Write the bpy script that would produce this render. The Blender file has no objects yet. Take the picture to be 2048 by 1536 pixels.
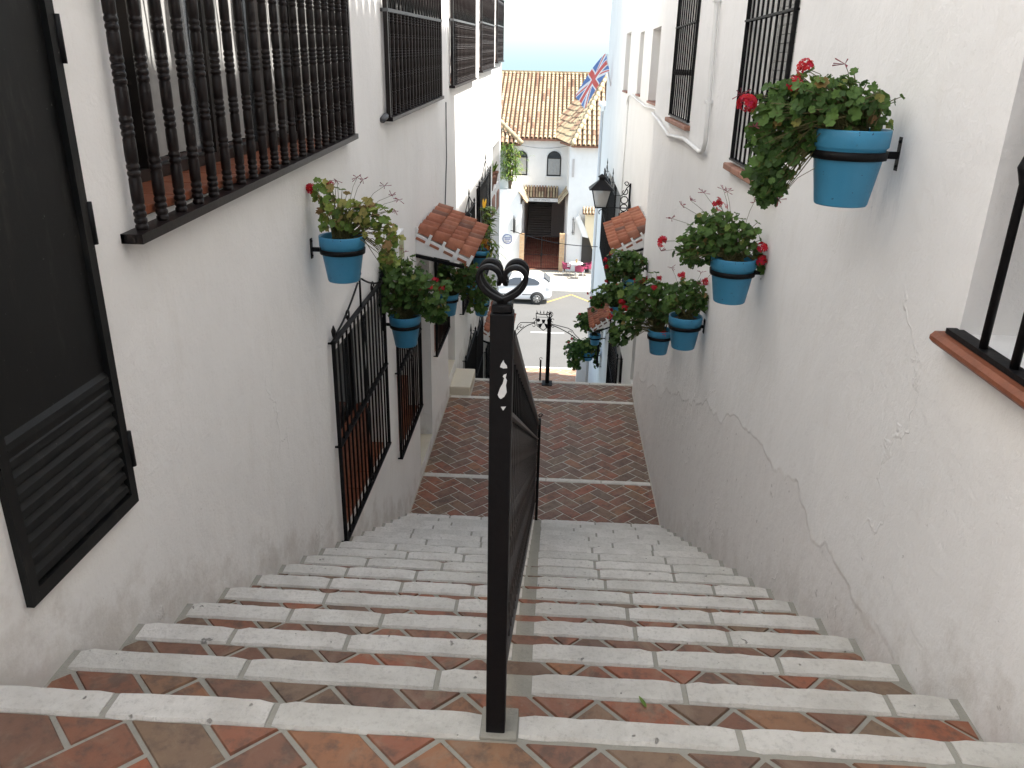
import bpy, math, random
from mathutils import Vector, Matrix
R=math.radians
rng=random.Random(7)
C=bpy.context.scene.collection
sc=bpy.context.scene

# ------------------------------------------------------------------ mesh builder
class MB:
    def __init__(s): s.v=[];s.f=[];s.m=[];s.r=[];s.sm=[]
    def add(s,vs,fs,mat=0,rnd=0.0,smooth=False):
        b=len(s.v); s.v+=[tuple(v) for v in vs]
        for f in fs:
            s.f.append(tuple(b+i for i in f)); s.m.append(mat); s.r.append(rnd); s.sm.append(smooth)
    def box(s,x0,x1,y0,y1,z0,z1,mat=0,rnd=0.0,M=None,ch=0.0):
        if ch>0:
            return s.cbox(x0,x1,y0,y1,z0,z1,ch,mat,rnd,M)
        vs=[(x,y,z) for z in(z0,z1) for y in(y0,y1) for x in(x0,x1)]
        if M: vs=[M@Vector(v) for v in vs]
        s.add(vs,[(0,2,3,1),(4,5,7,6),(0,1,5,4),(2,6,7,3),(0,4,6,2),(1,3,7,5)],mat,rnd)
    def cbox(s,x0,x1,y0,y1,z0,z1,c,mat=0,rnd=0.0,M=None):
        vs=[];fs=[]
        ax=[(x0,x1),(y0,y1),(z0,z1)]
        idx={}
        for sx in(0,1):
            for sy in(0,1):
                for sz in(0,1):
                    k=(sx,sy,sz)
                    for a in range(3):
                        p=[0,0,0]
                        for q in range(3):
                            lo,hi=ax[q]; e=(lo,hi)[k[q]]
                            p[q]=e if q==a else (e+c if k[q]==0 else e-c)
                        idx[(k,a)]=len(vs); vs.append(tuple(p))
        def K(a,va,b,vb,cc,vc):
            k=[0,0,0];k[a]=va;k[b]=vb;k[cc]=vc;return tuple(k)
        for a in range(3):
            b,cc=(a+1)%3,(a+2)%3
            for s_ in(0,1):
                q=[idx[(K(a,s_,b,i,cc,j),a)] for i,j in((0,0),(1,0),(1,1),(0,1))]
                fs.append(tuple(q if s_ else q[::-1]))
            for i in(0,1):
                for j in(0,1): # edge along a between faces b(i), cc(j)
                    q=[idx[(K(a,0,b,i,cc,j),b)],idx[(K(a,1,b,i,cc,j),b)],idx[(K(a,1,b,i,cc,j),cc)],idx[(K(a,0,b,i,cc,j),cc)]]
                    fs.append(tuple(q if (i==j) else q[::-1]))
        for k in [(a,b,d) for a in(0,1) for b in(0,1) for d in(0,1)]:
            t=[idx[(k,0)],idx[(k,1)],idx[(k,2)]]
            fs.append(tuple(t if sum(k)%2 else t[::-1]))
        if M: vs=[M@Vector(v) for v in vs]
        s.add(vs,fs,mat,rnd)
    def tube(s,path,r,n=6,mat=0,rnd=0.0,closed=False,smooth=True,up=None):
        P=[Vector(p) for p in path]; N=len(P); vs=[];fs=[]
        rr=r if isinstance(r,(list,tuple)) else [r]*N
        pu=Vector(up) if up else None
        for i in range(N):
            if closed: t=P[(i+1)%N]-P[i-1]
            else: t=P[min(i+1,N-1)]-P[max(i-1,0)]
            if t.length<1e-9: t=Vector((0,0,1))
            t.normalize()
            if pu is None:
                pu=Vector((1,0,0)) if abs(t.x)<.8 else Vector((0,1,0))
            a=(pu-t*pu.dot(t))
            if a.length<1e-6: a=Vector((0,1,0))-t*t.y
            a.normalize(); b=t.cross(a); pu=a
            for k in range(n):
                th=2*math.pi*(k+.5)/n
                vs.append(P[i]+(a*math.cos(th)+b*math.sin(th))*rr[i])
        M_=N if closed else N-1
        for i in range(M_):
            for k in range(n):
                fs.append((i*n+k,i*n+(k+1)%n,((i+1)%N)*n+(k+1)%n,((i+1)%N)*n+k))
        if not closed:
            fs.append(tuple(range(n-1,-1,-1))); fs.append(tuple((N-1)*n+k for k in range(n)))
        s.add(vs,fs,mat,rnd,smooth)
    def band(s,path,w,t,wdir,mat=0,smooth=True):
        """flat bar of width w (along wdir) and thickness t following path"""
        P=[Vector(p) for p in path];N=len(P);wd=Vector(wdir).normalized();vs=[];fs=[]
        for i in range(N):
            tn=(P[min(i+1,N-1)]-P[max(i-1,0)]).normalized(); nn=tn.cross(wd).normalized()
            for a,b in((-1,-1),(1,-1),(1,1),(-1,1)): vs.append(P[i]+wd*w/2*a+nn*t/2*b)
        for i in range(N-1):
            for k in range(4): fs.append((i*4+k,i*4+(k+1)%4,(i+1)*4+(k+1)%4,(i+1)*4+k))
        fs.append((3,2,1,0));fs.append(tuple((N-1)*4+k for k in range(4)))
        s.add(vs,fs,mat,0,smooth)
    def lathe(s,prof,c=(0,0,0),n=20,mat=0,rnd=0.0,smooth=True,cap=True):
        vs=[];fs=[];N=len(prof)
        for r,z in prof:
            for k in range(n):
                a=2*math.pi*k/n; vs.append((c[0]+r*math.cos(a),c[1]+r*math.sin(a),c[2]+z))
        for i in range(N-1):
            for k in range(n): fs.append((i*n+k,i*n+(k+1)%n,(i+1)*n+(k+1)%n,(i+1)*n+k))
        if cap:
            fs.append(tuple(range(n-1,-1,-1))); fs.append(tuple((N-1)*n+k for k in range(n)))
        s.add(vs,fs,mat,rnd,smooth)
    def prism(s,poly,ext,mat=0,rnd=0.0):
        """closed 3d polygon extruded along ext"""
        n=len(poly);e=Vector(ext);P=[Vector(p) for p in poly]
        vs=P+[p+e for p in P]
        fs=[tuple(range(n-1,-1,-1)),tuple(range(n,2*n))]+[(i,(i+1)%n,n+(i+1)%n,n+i) for i in range(n)]
        s.add(vs,fs,mat,rnd)
def rootof(o):
    while o.parent: o=o.parent
    return o
def obj(name,mb,mats,parent=None,local=False,kind=None,label=None):
    me=bpy.data.meshes.new(name)
    off=Vector((0,0,0))
    if parent and not local: off=rootof(parent).location
    me.from_pydata([(v[0]-off[0],v[1]-off[1],v[2]-off[2]) for v in mb.v],[],mb.f)
    if not isinstance(mats,(list,tuple)): mats=[mats]
    for m in mats: me.materials.append(m)
    me.polygons.foreach_set('material_index',mb.m)
    me.polygons.foreach_set('use_smooth',mb.sm)
    a=me.attributes.new('rnd','FLOAT','FACE'); a.data.foreach_set('value',mb.r)
    me.update()
    o=bpy.data.objects.new(name,me); C.objects.link(o)
    if parent: o.parent=parent
    if kind: o['kind']=kind
    if label: o['label']=label
    return o
def thing(name,label,cat,loc=(0,0,0),rz=0,group=None):
    o=bpy.data.objects.new(name,None); C.objects.link(o); o.empty_display_size=.1
    o.location=loc;o.rotation_euler=(0,0,rz);o['label']=label;o['category']=cat
    if group:o['group']=group
    return o
def tag(o,label,cat,group=None):
    o['label']=label;o['category']=cat
    if group:o['group']=group
    return o
def copyobj(src,parent,loc):
    c=src.copy(); C.objects.link(c); c.parent=parent; c.location=loc; return c

# ------------------------------------------------------------------ materials
class NT:
    def __init__(s,name):
        s.m=bpy.data.materials.new(name); s.m.use_nodes=True; s.t=s.m.node_tree; s.b=s.t.nodes['Principled BSDF']; s.out=s.t.nodes['Material Output']
    def n(s,typ,**k):
        x=s.t.nodes.new(typ)
        for a,b in k.items():
            if a.startswith('i_'):
                key=a[2:]; key=int(key) if key.isdigit() else key.replace('_',' ')
                x.inputs[key].default_value=b
            else: setattr(x,a,b)
        return x
    def l(s,a,b): s.t.links.new(a,b)
    def pos(s): return s.n('ShaderNodeNewGeometry').outputs['Position']
    def noise(s,scale,detail=4,rough=.55,vec=None,dist=0):
        x=s.n('ShaderNodeTexNoise',i_Scale=scale,i_Detail=detail,i_Roughness=rough,i_Distortion=dist)
        s.l(vec if vec else s.pos(),x.inputs['Vector']); return x.outputs['Fac']
    def math(s,op,a,b=0.0,c=None,clamp=False):
        x=s.n('ShaderNodeMath',operation=op,use_clamp=clamp)
        for i,q in enumerate((a,b,c)):
            if q is None: continue
            if isinstance(q,(int,float)): x.inputs[i].default_value=q
            else: s.l(q,x.inputs[i])
        return x.outputs[0]
    def ramp(s,fac,stops,interp='LINEAR'):
        x=s.n('ShaderNodeValToRGB'); cr=x.color_ramp; cr.interpolation=interp
        while len(cr.elements)<len(stops): cr.elements.new(.5)
        for e,(p,c) in zip(cr.elements,stops): e.position=p; e.color=(c[0],c[1],c[2],1)
        s.l(fac,x.inputs[0]); return x.outputs[0]
    def map(s,v,a,b,c=0.,d=1.,smooth=True):
        x=s.n('ShaderNodeMapRange',clamp=True); 
        if smooth: x.interpolation_type='SMOOTHSTEP'
        s.l(v,x.inputs[0])
        for i,q in enumerate((a,b,c,d)): x.inputs[i+1].default_value=q
        return x.outputs[0]
    def mix(s,fac,a,b,blend='MIX'):
        x=s.n('ShaderNodeMix',data_type='RGBA',blend_type=blend)
        for i,q in((0,fac),(6,a),(7,b)):
            if isinstance(q,(int,float)): x.inputs[i].default_value=q
            elif isinstance(q,tuple): x.inputs[i].default_value=(*q[:3],1)
            else: s.l(q,x.inputs[i])
        return x.outputs[2]
    def bump(s,h,strength=.3,dist=.01,prev=None):
        x=s.n('ShaderNodeBump',i_Strength=strength,i_Distance=dist); s.l(h,x.inputs['Height'])
        if prev: s.l(prev,x.inputs['Normal'])
        return x.outputs[0]
    def fin(s,color=None,rough=.6,normal=None,metal=0,spec=.5,**k):
        if color is not None:
            if isinstance(color,tuple): s.b.inputs['Base Color'].default_value=(*color[:3],1)
            else: s.l(color,s.b.inputs['Base Color'])
        if isinstance(rough,(int,float)): s.b.inputs['Roughness'].default_value=rough
        else: s.l(rough,s.b.inputs['Roughness'])
        s.b.inputs['Metallic'].default_value=metal; s.b.inputs['Specular IOR Level'].default_value=spec
        if normal is not None: s.l(normal,s.b.inputs['Normal'])
        return s.m
def sep(N):
    x=N.n('ShaderNodeSeparateXYZ'); N.l(N.pos(),x.inputs[0]); return x.outputs
def attr(N,name='rnd'):
    x=N.n('ShaderNodeAttribute'); x.attribute_name=name; return x.outputs['Fac']

def m_stucco(name,base=(.79,.78,.76),alley=True,patch=False,bumpk=1.0):
    N=NT(name); x,y,z=sep(N)
    big=N.noise(1.3,3); mid=N.noise(9,5,.6); fine=N.noise(70,5,.7); 
    mp=N.n('ShaderNodeMapping'); mp.inputs['Scale'].default_value=(1,1,.28); N.l(N.pos(),mp.inputs[0])
    streak=N.noise(7,5,.65,mp.outputs[0])
    col=N.mix(N.map(big,.3,.75),base,tuple(c*.94 for c in base))
    col=N.mix(N.math('MULTIPLY',N.map(streak,.52,.8),.35),col,(base[0]*.84,base[1]*.82,base[2]*.78))
    h=N.math('ADD',N.math('MULTIPLY',big,1.2),N.math('ADD',N.math('MULTIPLY',mid,.6),N.math('MULTIPLY',fine,.17)))
    if alley:
        # scuffs and splash stains where feet pass: own noise shapes in a low belt over the steps
        zf=N.math('MAXIMUM',N.math('MINIMUM',N.math('MULTIPLY',N.math('SUBTRACT',y,1.46),-.502),0.),-2.72)
        hh=N.math('SUBTRACT',z,zf)
        nz=N.noise(5,6,.7); sc_=N.noise(30,3,.6)
        belt=N.math('SUBTRACT',N.map(nz,.25,.8),N.map(hh,.0,.5))
        col=N.mix(N.math('MULTIPLY',N.map(belt,.0,.8),.42),col,(.42,.375,.32))
        spots=N.math('MULTIPLY',N.map(sc_,.70,.74),N.map(hh,1.1,.2))
        col=N.mix(N.math('MULTIPLY',spots,.45),col,(.25,.23,.21))
        if patch:
            # older, thinner render low on the wall, ending in a ragged raised lip of newer plaster
            line=N.math('MINIMUM',-.38,N.math('SUBTRACT',-.38,N.math('MULTIPLY',N.math('SUBTRACT',y,3.9),.33)))
            wob=N.math('MULTIPLY',N.math('SUBTRACT',N.noise(1.9,4,.5),.5),.5)
            d=N.math('SUBTRACT',z,N.math('ADD',line,wob))
            far=N.map(y,1.2,1.6)
            lower=N.math('MULTIPLY',N.map(d,.012,-.012),far)
            col=N.mix(N.math('MULTIPLY',lower,.5),col,(.70,.675,.66))
            h=N.math('SUBTRACT',h,N.math('MULTIPLY',lower,.26))
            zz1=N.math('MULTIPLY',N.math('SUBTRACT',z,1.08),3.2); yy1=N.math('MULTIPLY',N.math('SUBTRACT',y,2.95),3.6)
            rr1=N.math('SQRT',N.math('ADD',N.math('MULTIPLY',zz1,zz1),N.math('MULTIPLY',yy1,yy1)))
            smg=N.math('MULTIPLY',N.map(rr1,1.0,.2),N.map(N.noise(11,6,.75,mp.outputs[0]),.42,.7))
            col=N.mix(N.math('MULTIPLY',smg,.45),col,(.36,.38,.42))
            pit=N.math('MULTIPLY',N.map(N.noise(24,2,.5),.68,.76),lower)
            col=N.mix(N.math('MULTIPLY',pit,.5),col,(.3,.28,.27))
        # hairline cracks and trowel ridges
        v=N.n('ShaderNodeTexVoronoi',feature='DISTANCE_TO_EDGE',i_Scale=.9); 
        dv=N.n('ShaderNodeVectorMath',operation='ADD'); N.l(N.pos(),dv.inputs[0])
        nn=N.n('ShaderNodeTexNoise',i_Scale=2.5,i_Detail=6); N.l(N.pos(),nn.inputs['Vector'])
        N.l(nn.outputs['Color'],dv.inputs[1]); N.l(dv.outputs[0],v.inputs['Vector'])
        ridge=N.math('MULTIPLY',N.map(v.outputs['Distance'],.012,.0),N.map(N.noise(1.9,2),.52,.62))
        h=N.math('ADD',h,N.math('MULTIPLY',ridge,.22))
        col=N.mix(N.math('MULTIPLY',ridge,.05),col,(.45,.43,.4))
    nb=N.bump(h,.55*bumpk,.022)
    return N.fin(col,.88,nb,spec=.25)
STUC_L=m_stucco('stucco_left',(.83,.82,.80))
STUC_R=m_stucco('stucco_right',(.82,.81,.80),patch=True)
STUC=m_stucco('stucco_far',(.80,.79,.77),alley=False,bumpk=.6)
CREAM=m_stucco('cream_render',(.78,.66,.46),alley=False,bumpk=.5)
def m_simple(name,col,rough=.6,metal=0,nscale=0,namt=.15,bump=0,spec=.5,trans=0):
    N=NT(name); c=col
    nb=None
    if nscale:
        f=N.noise(nscale,4); c=N.mix(f,tuple(q*(1-namt) for q in col),tuple(min(1,q*(1+namt)) for q in col))
        if bump: nb=N.bump(f,bump,.004)
    m=N.fin(c,rough,nb,metal,spec)
    if trans: N.b.inputs['Transmission Weight'].default_value=trans
    return m
IRON=m_simple('black_iron',(.0075,.007,.0075),.52,0,60,.4,.25,spec=.15)
IRON_BR=m_simple('brownish_iron',(.028,.023,.022),.5,0,40,.3,.2)
def m_dark_paint():
    N=NT('door_black_paint'); a=N.noise(3,5); b=N.noise(60,3)
    col=N.mix(N.map(a,.35,.7),(.006,.006,.006),(.012,.012,.0115))
    col=N.mix(N.math('MULTIPLY',N.map(b,.70,.78),.6),col,(.14,.14,.13)); mpd=N.n('ShaderNodeMapping'); mpd.inputs['Scale'].default_value=(1,1,.2); N.l(N.pos(),mpd.inputs[0]); sd_=N.noise(14,6,.75,mpd.outputs[0]); col=N.mix(N.map(sd_,.5,.75,0,.55),col,(.040,.038,.034))
    return N.fin(col,N.map(a,.3,.7,.38,.55),N.bump(a,.15,.01),spec=.18)
DOORP=m_dark_paint()
WOODB=m_simple('dark_turned_wood',(.009,.0055,.005),.36,0,30,.4,.2,spec=.25)
FRAMEW=m_simple('window_frame_brown',(.012,.009,.0075),.4,0,20,.2)
GREYRAIL=m_simple('grey_rail_paint',(.085,.088,.092),.5,0,30,.2)
GLASS=m_simple('window_glass',(.05,.055,.06),.06,0,spec=.9)
CURT=m_simple('net_curtain',(.36,.36,.35),.9,0,18,.2,.3)
def m_terr(name,stops,rough=.75,bs=40):
    N=NT(name); r=attr(N); n=N.noise(14,5,.65); n2=N.noise(bs,5,.7)
    col=N.ramp(r,stops); col=N.mix(N.map(n,.35,.75,0,.45),col,tuple(q*.45 for q in stops[0][1]))
    return N.fin(col,rough,N.bump(n2,.5,.004),spec=.3)
def m_brick():
    N=NT('brick_paver'); r=attr(N); n=N.noise(16,6,.7); n2=N.noise(60,5,.7); n3=N.noise(2.2,3)
    col=N.ramp(r,[(0,(.30,.095,.046)),(.25,(.24,.092,.05)),(.5,(.19,.086,.053)),(.7,(.15,.088,.06)),(.87,(.20,.13,.08)),(1,(.32,.125,.05))])
    col=N.mix(N.map(n3,.35,.7,0,.55),col,(.16,.105,.075))
    col=N.mix(N.map(n,.46,.66,0,.75),col,(.10,.07,.055)); stq=N.noise(4,8,.75,dist=1.5); col=N.mix(N.map(stq,.48,.7,0,.6),col,(.26,.19,.13))
    col=N.mix(N.map(n2,.6,.75,0,.25),col,(.30,.24,.18))
    return N.fin(col,N.map(n,.3,.7,.45,.75),N.bump(N.math('ADD',n,N.math('MULTIPLY',n2,.4)),.45,.006),spec=.35)
BRICK=m_brick()
def m_stone():
    N=NT('white_nosing_stone'); r=attr(N); n=N.noise(6,5,.6); f=N.noise(55,6,.75); sp=N.noise(38,2,.5); f3=N.noise(120,3,.8)
    col=N.mix(r,(.60,.575,.52),(.69,.655,.60)); col=N.mix(N.map(n,.35,.7,0,.55),col,(.46,.43,.38))
    col=N.mix(N.map(f,.48,.7,0,.5),col,(.38,.35,.31))
    ring=N.n('ShaderNodeTexVoronoi',i_Scale=3.1,feature='F1'); dvv=N.n('ShaderNodeVectorMath',operation='ADD'); N.l(N.pos(),dvv.inputs[0])
    q=N.n('ShaderNodeTexNoise',i_Scale=40.,i_Detail=3.); N.l(N.pos(),q.inputs['Vector']); sv=N.n('ShaderNodeVectorMath',operation='SCALE'); sv.inputs['Scale'].default_value=.03; N.l(q.outputs['Color'],sv.inputs[0]); N.l(sv.outputs[0],dvv.inputs[1]); N.l(dvv.outputs[0],ring.inputs['Vector'])
    d=ring.outputs['Distance']
    rg=N.math('MULTIPLY',N.map(N.math('ABSOLUTE',N.math('SUBTRACT',d,.055)),.02,.006),N.map(sp,.5,.56))
    col=N.mix(N.math('MULTIPLY',rg,.75),col,(.10,.09,.08))
    pits=N.map(sp,.72,.76); col=N.mix(N.math('MULTIPLY',pits,.6),col,(.14,.13,.115))
    hh=N.math('SUBTRACT',N.math('ADD',N.math('MULTIPLY',f,.8),N.math('MULTIPLY',f3,.25)),N.math('MULTIPLY',pits,1.5))
    return N.fin(col,.7,N.bump(hh,1.0,.009),spec=.3)
STONE=m_stone()
def m_grout():
    N=NT('cement_grout'); n=N.noise(12,6,.7); f=N.noise(90,4,.7)
    col=N.mix(n,(.25,.24,.20),(.38,.36,.31)); col=N.mix(N.map(f,.55,.75,0,.4),col,(.18,.165,.15))
    return N.fin(col,.9,N.bump(N.math('ADD',n,f),.6,.006),spec=.2)
GROUT=m_grout()
GROUT_P=m_simple('pale_brick_joint',(.42,.39,.33),.9,0,30,.2,.3)
GROUT_L=m_simple('pale_joint_cement',(.40,.37,.32),.9,0,30,.2,.3)
TILE_S=m_terr('red_canopy_tile',[(0,(.27,.085,.045)),(.35,(.42,.17,.10)),(.7,(.36,.12,.065)),(.88,(.30,.14,.09)),(1,(.13,.075,.06))])
def m_oldtile():
    N=NT('weathered_roof_tile'); r=attr(N); n=N.noise(5,6,.7); n2=N.noise(1.2,3)
    col=N.ramp(r,[(0,(.31,.21,.14)),(.25,(.44,.35,.22)),(.65,(.48,.40,.26)),(.85,(.32,.19,.13)),(1,(.10,.065,.04))])
    col=N.mix(N.map(n,.45,.75,0,.7),col,(.20,.14,.09)); col=N.mix(N.map(n2,.5,.75,0,.35),col,(.28,.19,.13))
    return N.fin(col,.85,N.bump(n,.4,.02),spec=.2)
TILE_O=m_oldtile()
TERRA=m_terr('terracotta_sill',[(0,(.22,.07,.035)),(1,(.28,.10,.05))],.5)
TERRA_P=m_terr('pinkish_terracotta',[(0,(.30,.15,.10)),(1,(.38,.19,.13))],.7)
def m_pot():
    N=NT('blue_pot_paint'); n=N.noise(9,5); s_=N.noise(42,2,.4)
    oi=N.n('ShaderNodeTexCoord').outputs['Object']
    s2=N.n('ShaderNodeTexNoise',i_Scale=70.,i_Detail=2.); N.l(oi,s2.inputs['Vector'])
    col=N.mix(n,(.040,.215,.37),(.055,.26,.43)); col=N.mix(N.math('MULTIPLY',N.map(s2.outputs['Fac'],.71,.735),.85),col,(.012,.03,.06))
    wn=N.noise(14,6,.75); col=N.mix(N.map(wn,.56,.74,0,.3),col,(.13,.34,.47)); gr=N.noise(26,4,.7); col=N.mix(N.map(gr,.64,.72,0,.5),col,(.04,.10,.14))
    return N.fin(col,N.map(wn,.4,.7,.38,.6),N.bump(N.math('ADD',N.noise(120,3),wn),.18,.004),spec=.4)
POT=m_pot()
SOIL=m_simple('dark_soil',(.03,.02,.014),.95,0,60,.5,.9)
def m_leaf(name,stops,trans=.35):
    N=NT(name); r=attr(N); n=N.noise(35,3); col=N.ramp(r,stops); col=N.mix(N.map(n,.3,.7,0,.3),col,tuple(q*.6 for q in stops[0][1]))
    N.l(col,N.b.inputs['Base Color']); N.b.inputs['Roughness'].default_value=.55; N.b.inputs['Specular IOR Level'].default_value=.3
    N.l(N.bump(n,.3,.003),N.b.inputs['Normal'])
    t=N.n('ShaderNodeBsdfTranslucent'); N.l(col,t.inputs[0]); ms=N.n('ShaderNodeMixShader',i_0=trans); N.l(N.b.outputs[0],ms.inputs[1]); N.l(t.outputs[0],ms.inputs[2]); N.l(ms.outputs[0],N.out.inputs[0])
    return N.m
LEAF=m_leaf('geranium_leaf',[(0,(.035,.075,.02)),(.35,(.07,.14,.03)),(.7,(.12,.21,.045)),(.88,(.19,.27,.06)),(.955,(.28,.25,.07)),(1,(.28,.13,.06))])
LEAF_Y=m_leaf('dry_geranium_leaf',[(0,(.09,.16,.035)),(.35,(.18,.27,.05)),(.62,(.30,.35,.07)),(.8,(.42,.36,.12)),(1,(.40,.22,.11))])
LEAF_B=m_leaf('bright_leaf',[(0,(.07,.14,.02)),(.5,(.14,.25,.04)),(.9,(.28,.36,.07)),(1,(.38,.30,.05))])
STEM=m_simple('plant_stem',(.10,.09,.03),.7)
RED=m_leaf('red_petal',[(0,(.50,.012,.015)),(.6,(.62,.02,.03)),(1,(.50,.02,.10))],.3)
MAROONP=m_leaf('faded_petal',[(0,(.22,.03,.06)),(1,(.35,.10,.12))],.2)
ORANGE=m_leaf('orange_petal',[(0,(.6,.10,.03)),(1,(.8,.5,.05))],.3)
WHITEP=m_simple('white_gloss_paint',(.75,.75,.74),.35)
CARW=m_simple('white_car_paint',(.80,.80,.80),.25,spec=.6)
BLACKP=m_simple('black_plastic',(.02,.02,.02),.5)
RUBBER=m_simple('tyre_rubber',(.025,.025,.025),.8)
ALLOY=m_simple('alloy_rim',(.42,.41,.39),.35,.6)
LAMPR=m_simple('tail_lamp_red',(.35,.03,.03),.2)
CHROME=m_simple('clear_lamp',(.5,.5,.5),.15)
MAROON=m_simple('maroon_weave',(.23,.025,.07),.6,0,80,.5,.5)
STEELL=m_simple('pale_metal',(.55,.55,.55),.35,.4)
FROST=m_simple('frosted_glass',(.55,.54,.52),.35,0,trans=.0)
BULB=m_simple('lamp_bulb_glass',(.7,.68,.62),.2)
CHIP=m_simple('exposed_primer',(.62,.62,.61),.7,0,50,.15)
PIPEW=m_simple('white_pipe_paint',(.72,.71,.69),.6,0,20,.08,.2)
FBLUE=m_simple('flag_blue',(.13,.22,.46),.8); FRED=m_simple('flag_red',(.62,.13,.11),.8); FWHT=m_simple('flag_white',(.8,.8,.8),.8)
INKB=m_simple('plaque_blue',(.10,.13,.30),.4); SIGNT=m_simple('sign_text_grey',(.25,.25,.25),.6)
def m_asphalt():
    N=NT('asphalt'); n=N.noise(.6,5,.6); f=N.noise(60,4,.7)
    col=N.mix(n,(.115,.112,.106),(.15,.147,.14)); col=N.mix(N.map(f,.4,.8,0,.4),col,(.085,.085,.08))
    return N.fin(col,.9,N.bump(f,.4,.01),spec=.2)
ASPH=m_asphalt()
PAVE=m_simple('cream_paving',(.36,.33,.27),.85,0,4,.12,.2)
KERB=m_simple('pale_kerb',(.50,.48,.44),.8,0,10,.1)
RPAINT=m_simple('white_road_paint',(.65,.65,.63),.7,0,20,.1); YPAINT=m_simple('yellow_road_paint',(.42,.30,.09),.7,0,20,.15)
GROUNDM=m_simple('dry_ground',(.28,.25,.20),.95,0,1,.2)
LPAVE=m_terr('orange_paver',[(0,(.34,.19,.12)),(.5,(.40,.25,.16)),(1,(.31,.18,.12))],.8)
def m_brickwall():
    N=NT('yellow_brick'); b=N.n('ShaderNodeTexBrick',i_Scale=1.0); b.inputs['Color1'].default_value=(.50,.30,.16,1); b.inputs['Color2'].default_value=(.60,.42,.24,1); b.inputs['Mortar'].default_value=(.42,.33,.24,1)
    b.inputs['Brick Width'].default_value=.3; b.inputs['Row Height'].default_value=.085; b.inputs['Mortar Size'].default_value=.012
    x,y,z=sep(N); c=N.n('ShaderNodeCombineXYZ'); N.l(N.math('ADD',x,y),c.inputs[0]); N.l(z,c.inputs[1]); N.l(c.outputs[0],b.inputs['Vector'])
    return N.fin(b.outputs['Color'],.85,N.bump(b.outputs['Fac'],-.4,.01),spec=.2)
YBRICK=m_brickwall()
GREYW=m_simple('grey_plaster',(.52,.48,.46),.9,0,8,.15)
SEAM=m_simple('sea_water',(.10,.22,.30),.25,0,.02,.1)
def m_hue():
    N=NT('stoop_tile'); n=N.noise(7,5); return N.fin(N.mix(n,(.60,.54,.42),(.68,.62,.50)),.7,N.bump(n,.2,.01))
STOOP=m_hue()

# ------------------------------------------------------------------ paving helpers
def clip(poly,x0,x1,y0,y1):
    def cut(P,ins,inter):
        out=[]
        for i in range(len(P)):
            a,b=P[i-1],P[i]
            if ins(b):
                if not ins(a): out.append(inter(a,b))
                out.append(b)
            elif ins(a): out.append(inter(a,b))
        return out
    def ix(c): return lambda a,b:(c,a[1]+(b[1]-a[1])*(c-a[0])/(b[0]-a[0]))
    def iy(c): return lambda a,b:(a[0]+(b[0]-a[0])*(c-a[1])/(b[1]-a[1]),c)
    for ins,it in((lambda p:p[0]>=x0,ix(x0)),(lambda p:p[0]<=x1,ix(x1)),(lambda p:p[1]>=y0,iy(y0)),(lambda p:p[1]<=y1,iy(y1))):
        if len(poly)<3: return []
        poly=cut(poly,ins,it)
    return poly
def area(p): return abs(sum(p[i-1][0]*p[i][1]-p[i][0]*p[i-1][1] for i in range(len(p))))/2
def herring(mb,x0,x1,y0,y1,z,W=.128,g=.0125,mat=0,th=.006,ox=0,oy=0,seed=1,keep=None,warp=.002):
    rg=random.Random(seed); n=2; c45=math.sqrt(.5)
    cx,cy=ox,oy; ext=int((abs(x1-x0)+abs(y1-y0)+2)/W)+6
    mx,my=(x0+x1)/2-cx,(y0+y1)/2-cy
    # centre in unrotated cells
    uc=((mx+my)*c45/W,(my-mx)*c45/W); 
    hw=(abs(x1-x0)+abs(y1-y0))/2/W*1.0+3
    for j in range(int(uc[1]-hw),int(uc[1]+hw)+1):
        for i in range(int(uc[0]-hw),int(uc[0]+hw)+1):
            for hor in(0,1):
                if hor:
                    if (i-j)%(2*n)!=0: continue
                    r=(i,i+n,j,j+1)
                else:
                    if (i-j)%(2*n)!=2*n-1: continue
                    r=(i,i+1,j,j+n)
                a,b,c_,d=[q*W for q in r]
                a+=g/2;b-=g/2;c_+=g/2;d-=g/2
                q=[]
                for u,v in((a,c_),(b,c_),(b,d),(a,d)):
                    u+=rg.uniform(-warp,warp);v+=rg.uniform(-warp,warp)
                    q.append((cx+(u-v)*c45,cy+(u+v)*c45))
                q=clip(q,x0,x1,y0,y1)
                if len(q)<3 or area(q)<.0004: continue
                k=rg.random()**1.0; dz=rg.uniform(-.0015,.0015)
                cxq=sum(p[0] for p in q)/len(q); cyq=sum(p[1] for p in q)/len(q)
                top=[(cxq+(p[0]-cxq)*(1-.05),cyq+(p[1]-cyq)*(1-.05),z+th+dz) for p in q]
                bot=[(p[0],p[1],z+th-.005) for p in q]; bb=[(p[0],p[1],z-.01) for p in q]
                m=len(q)
                mb.add(top+bot+bb,[tuple(range(m))]+[(m+t,m+(t+1)%m,(t+1)%m,t) for t in range(m)]+[(2*m+t,2*m+(t+1)%m,m+(t+1)%m,m+t) for t in range(m)],mat,k)
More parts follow.
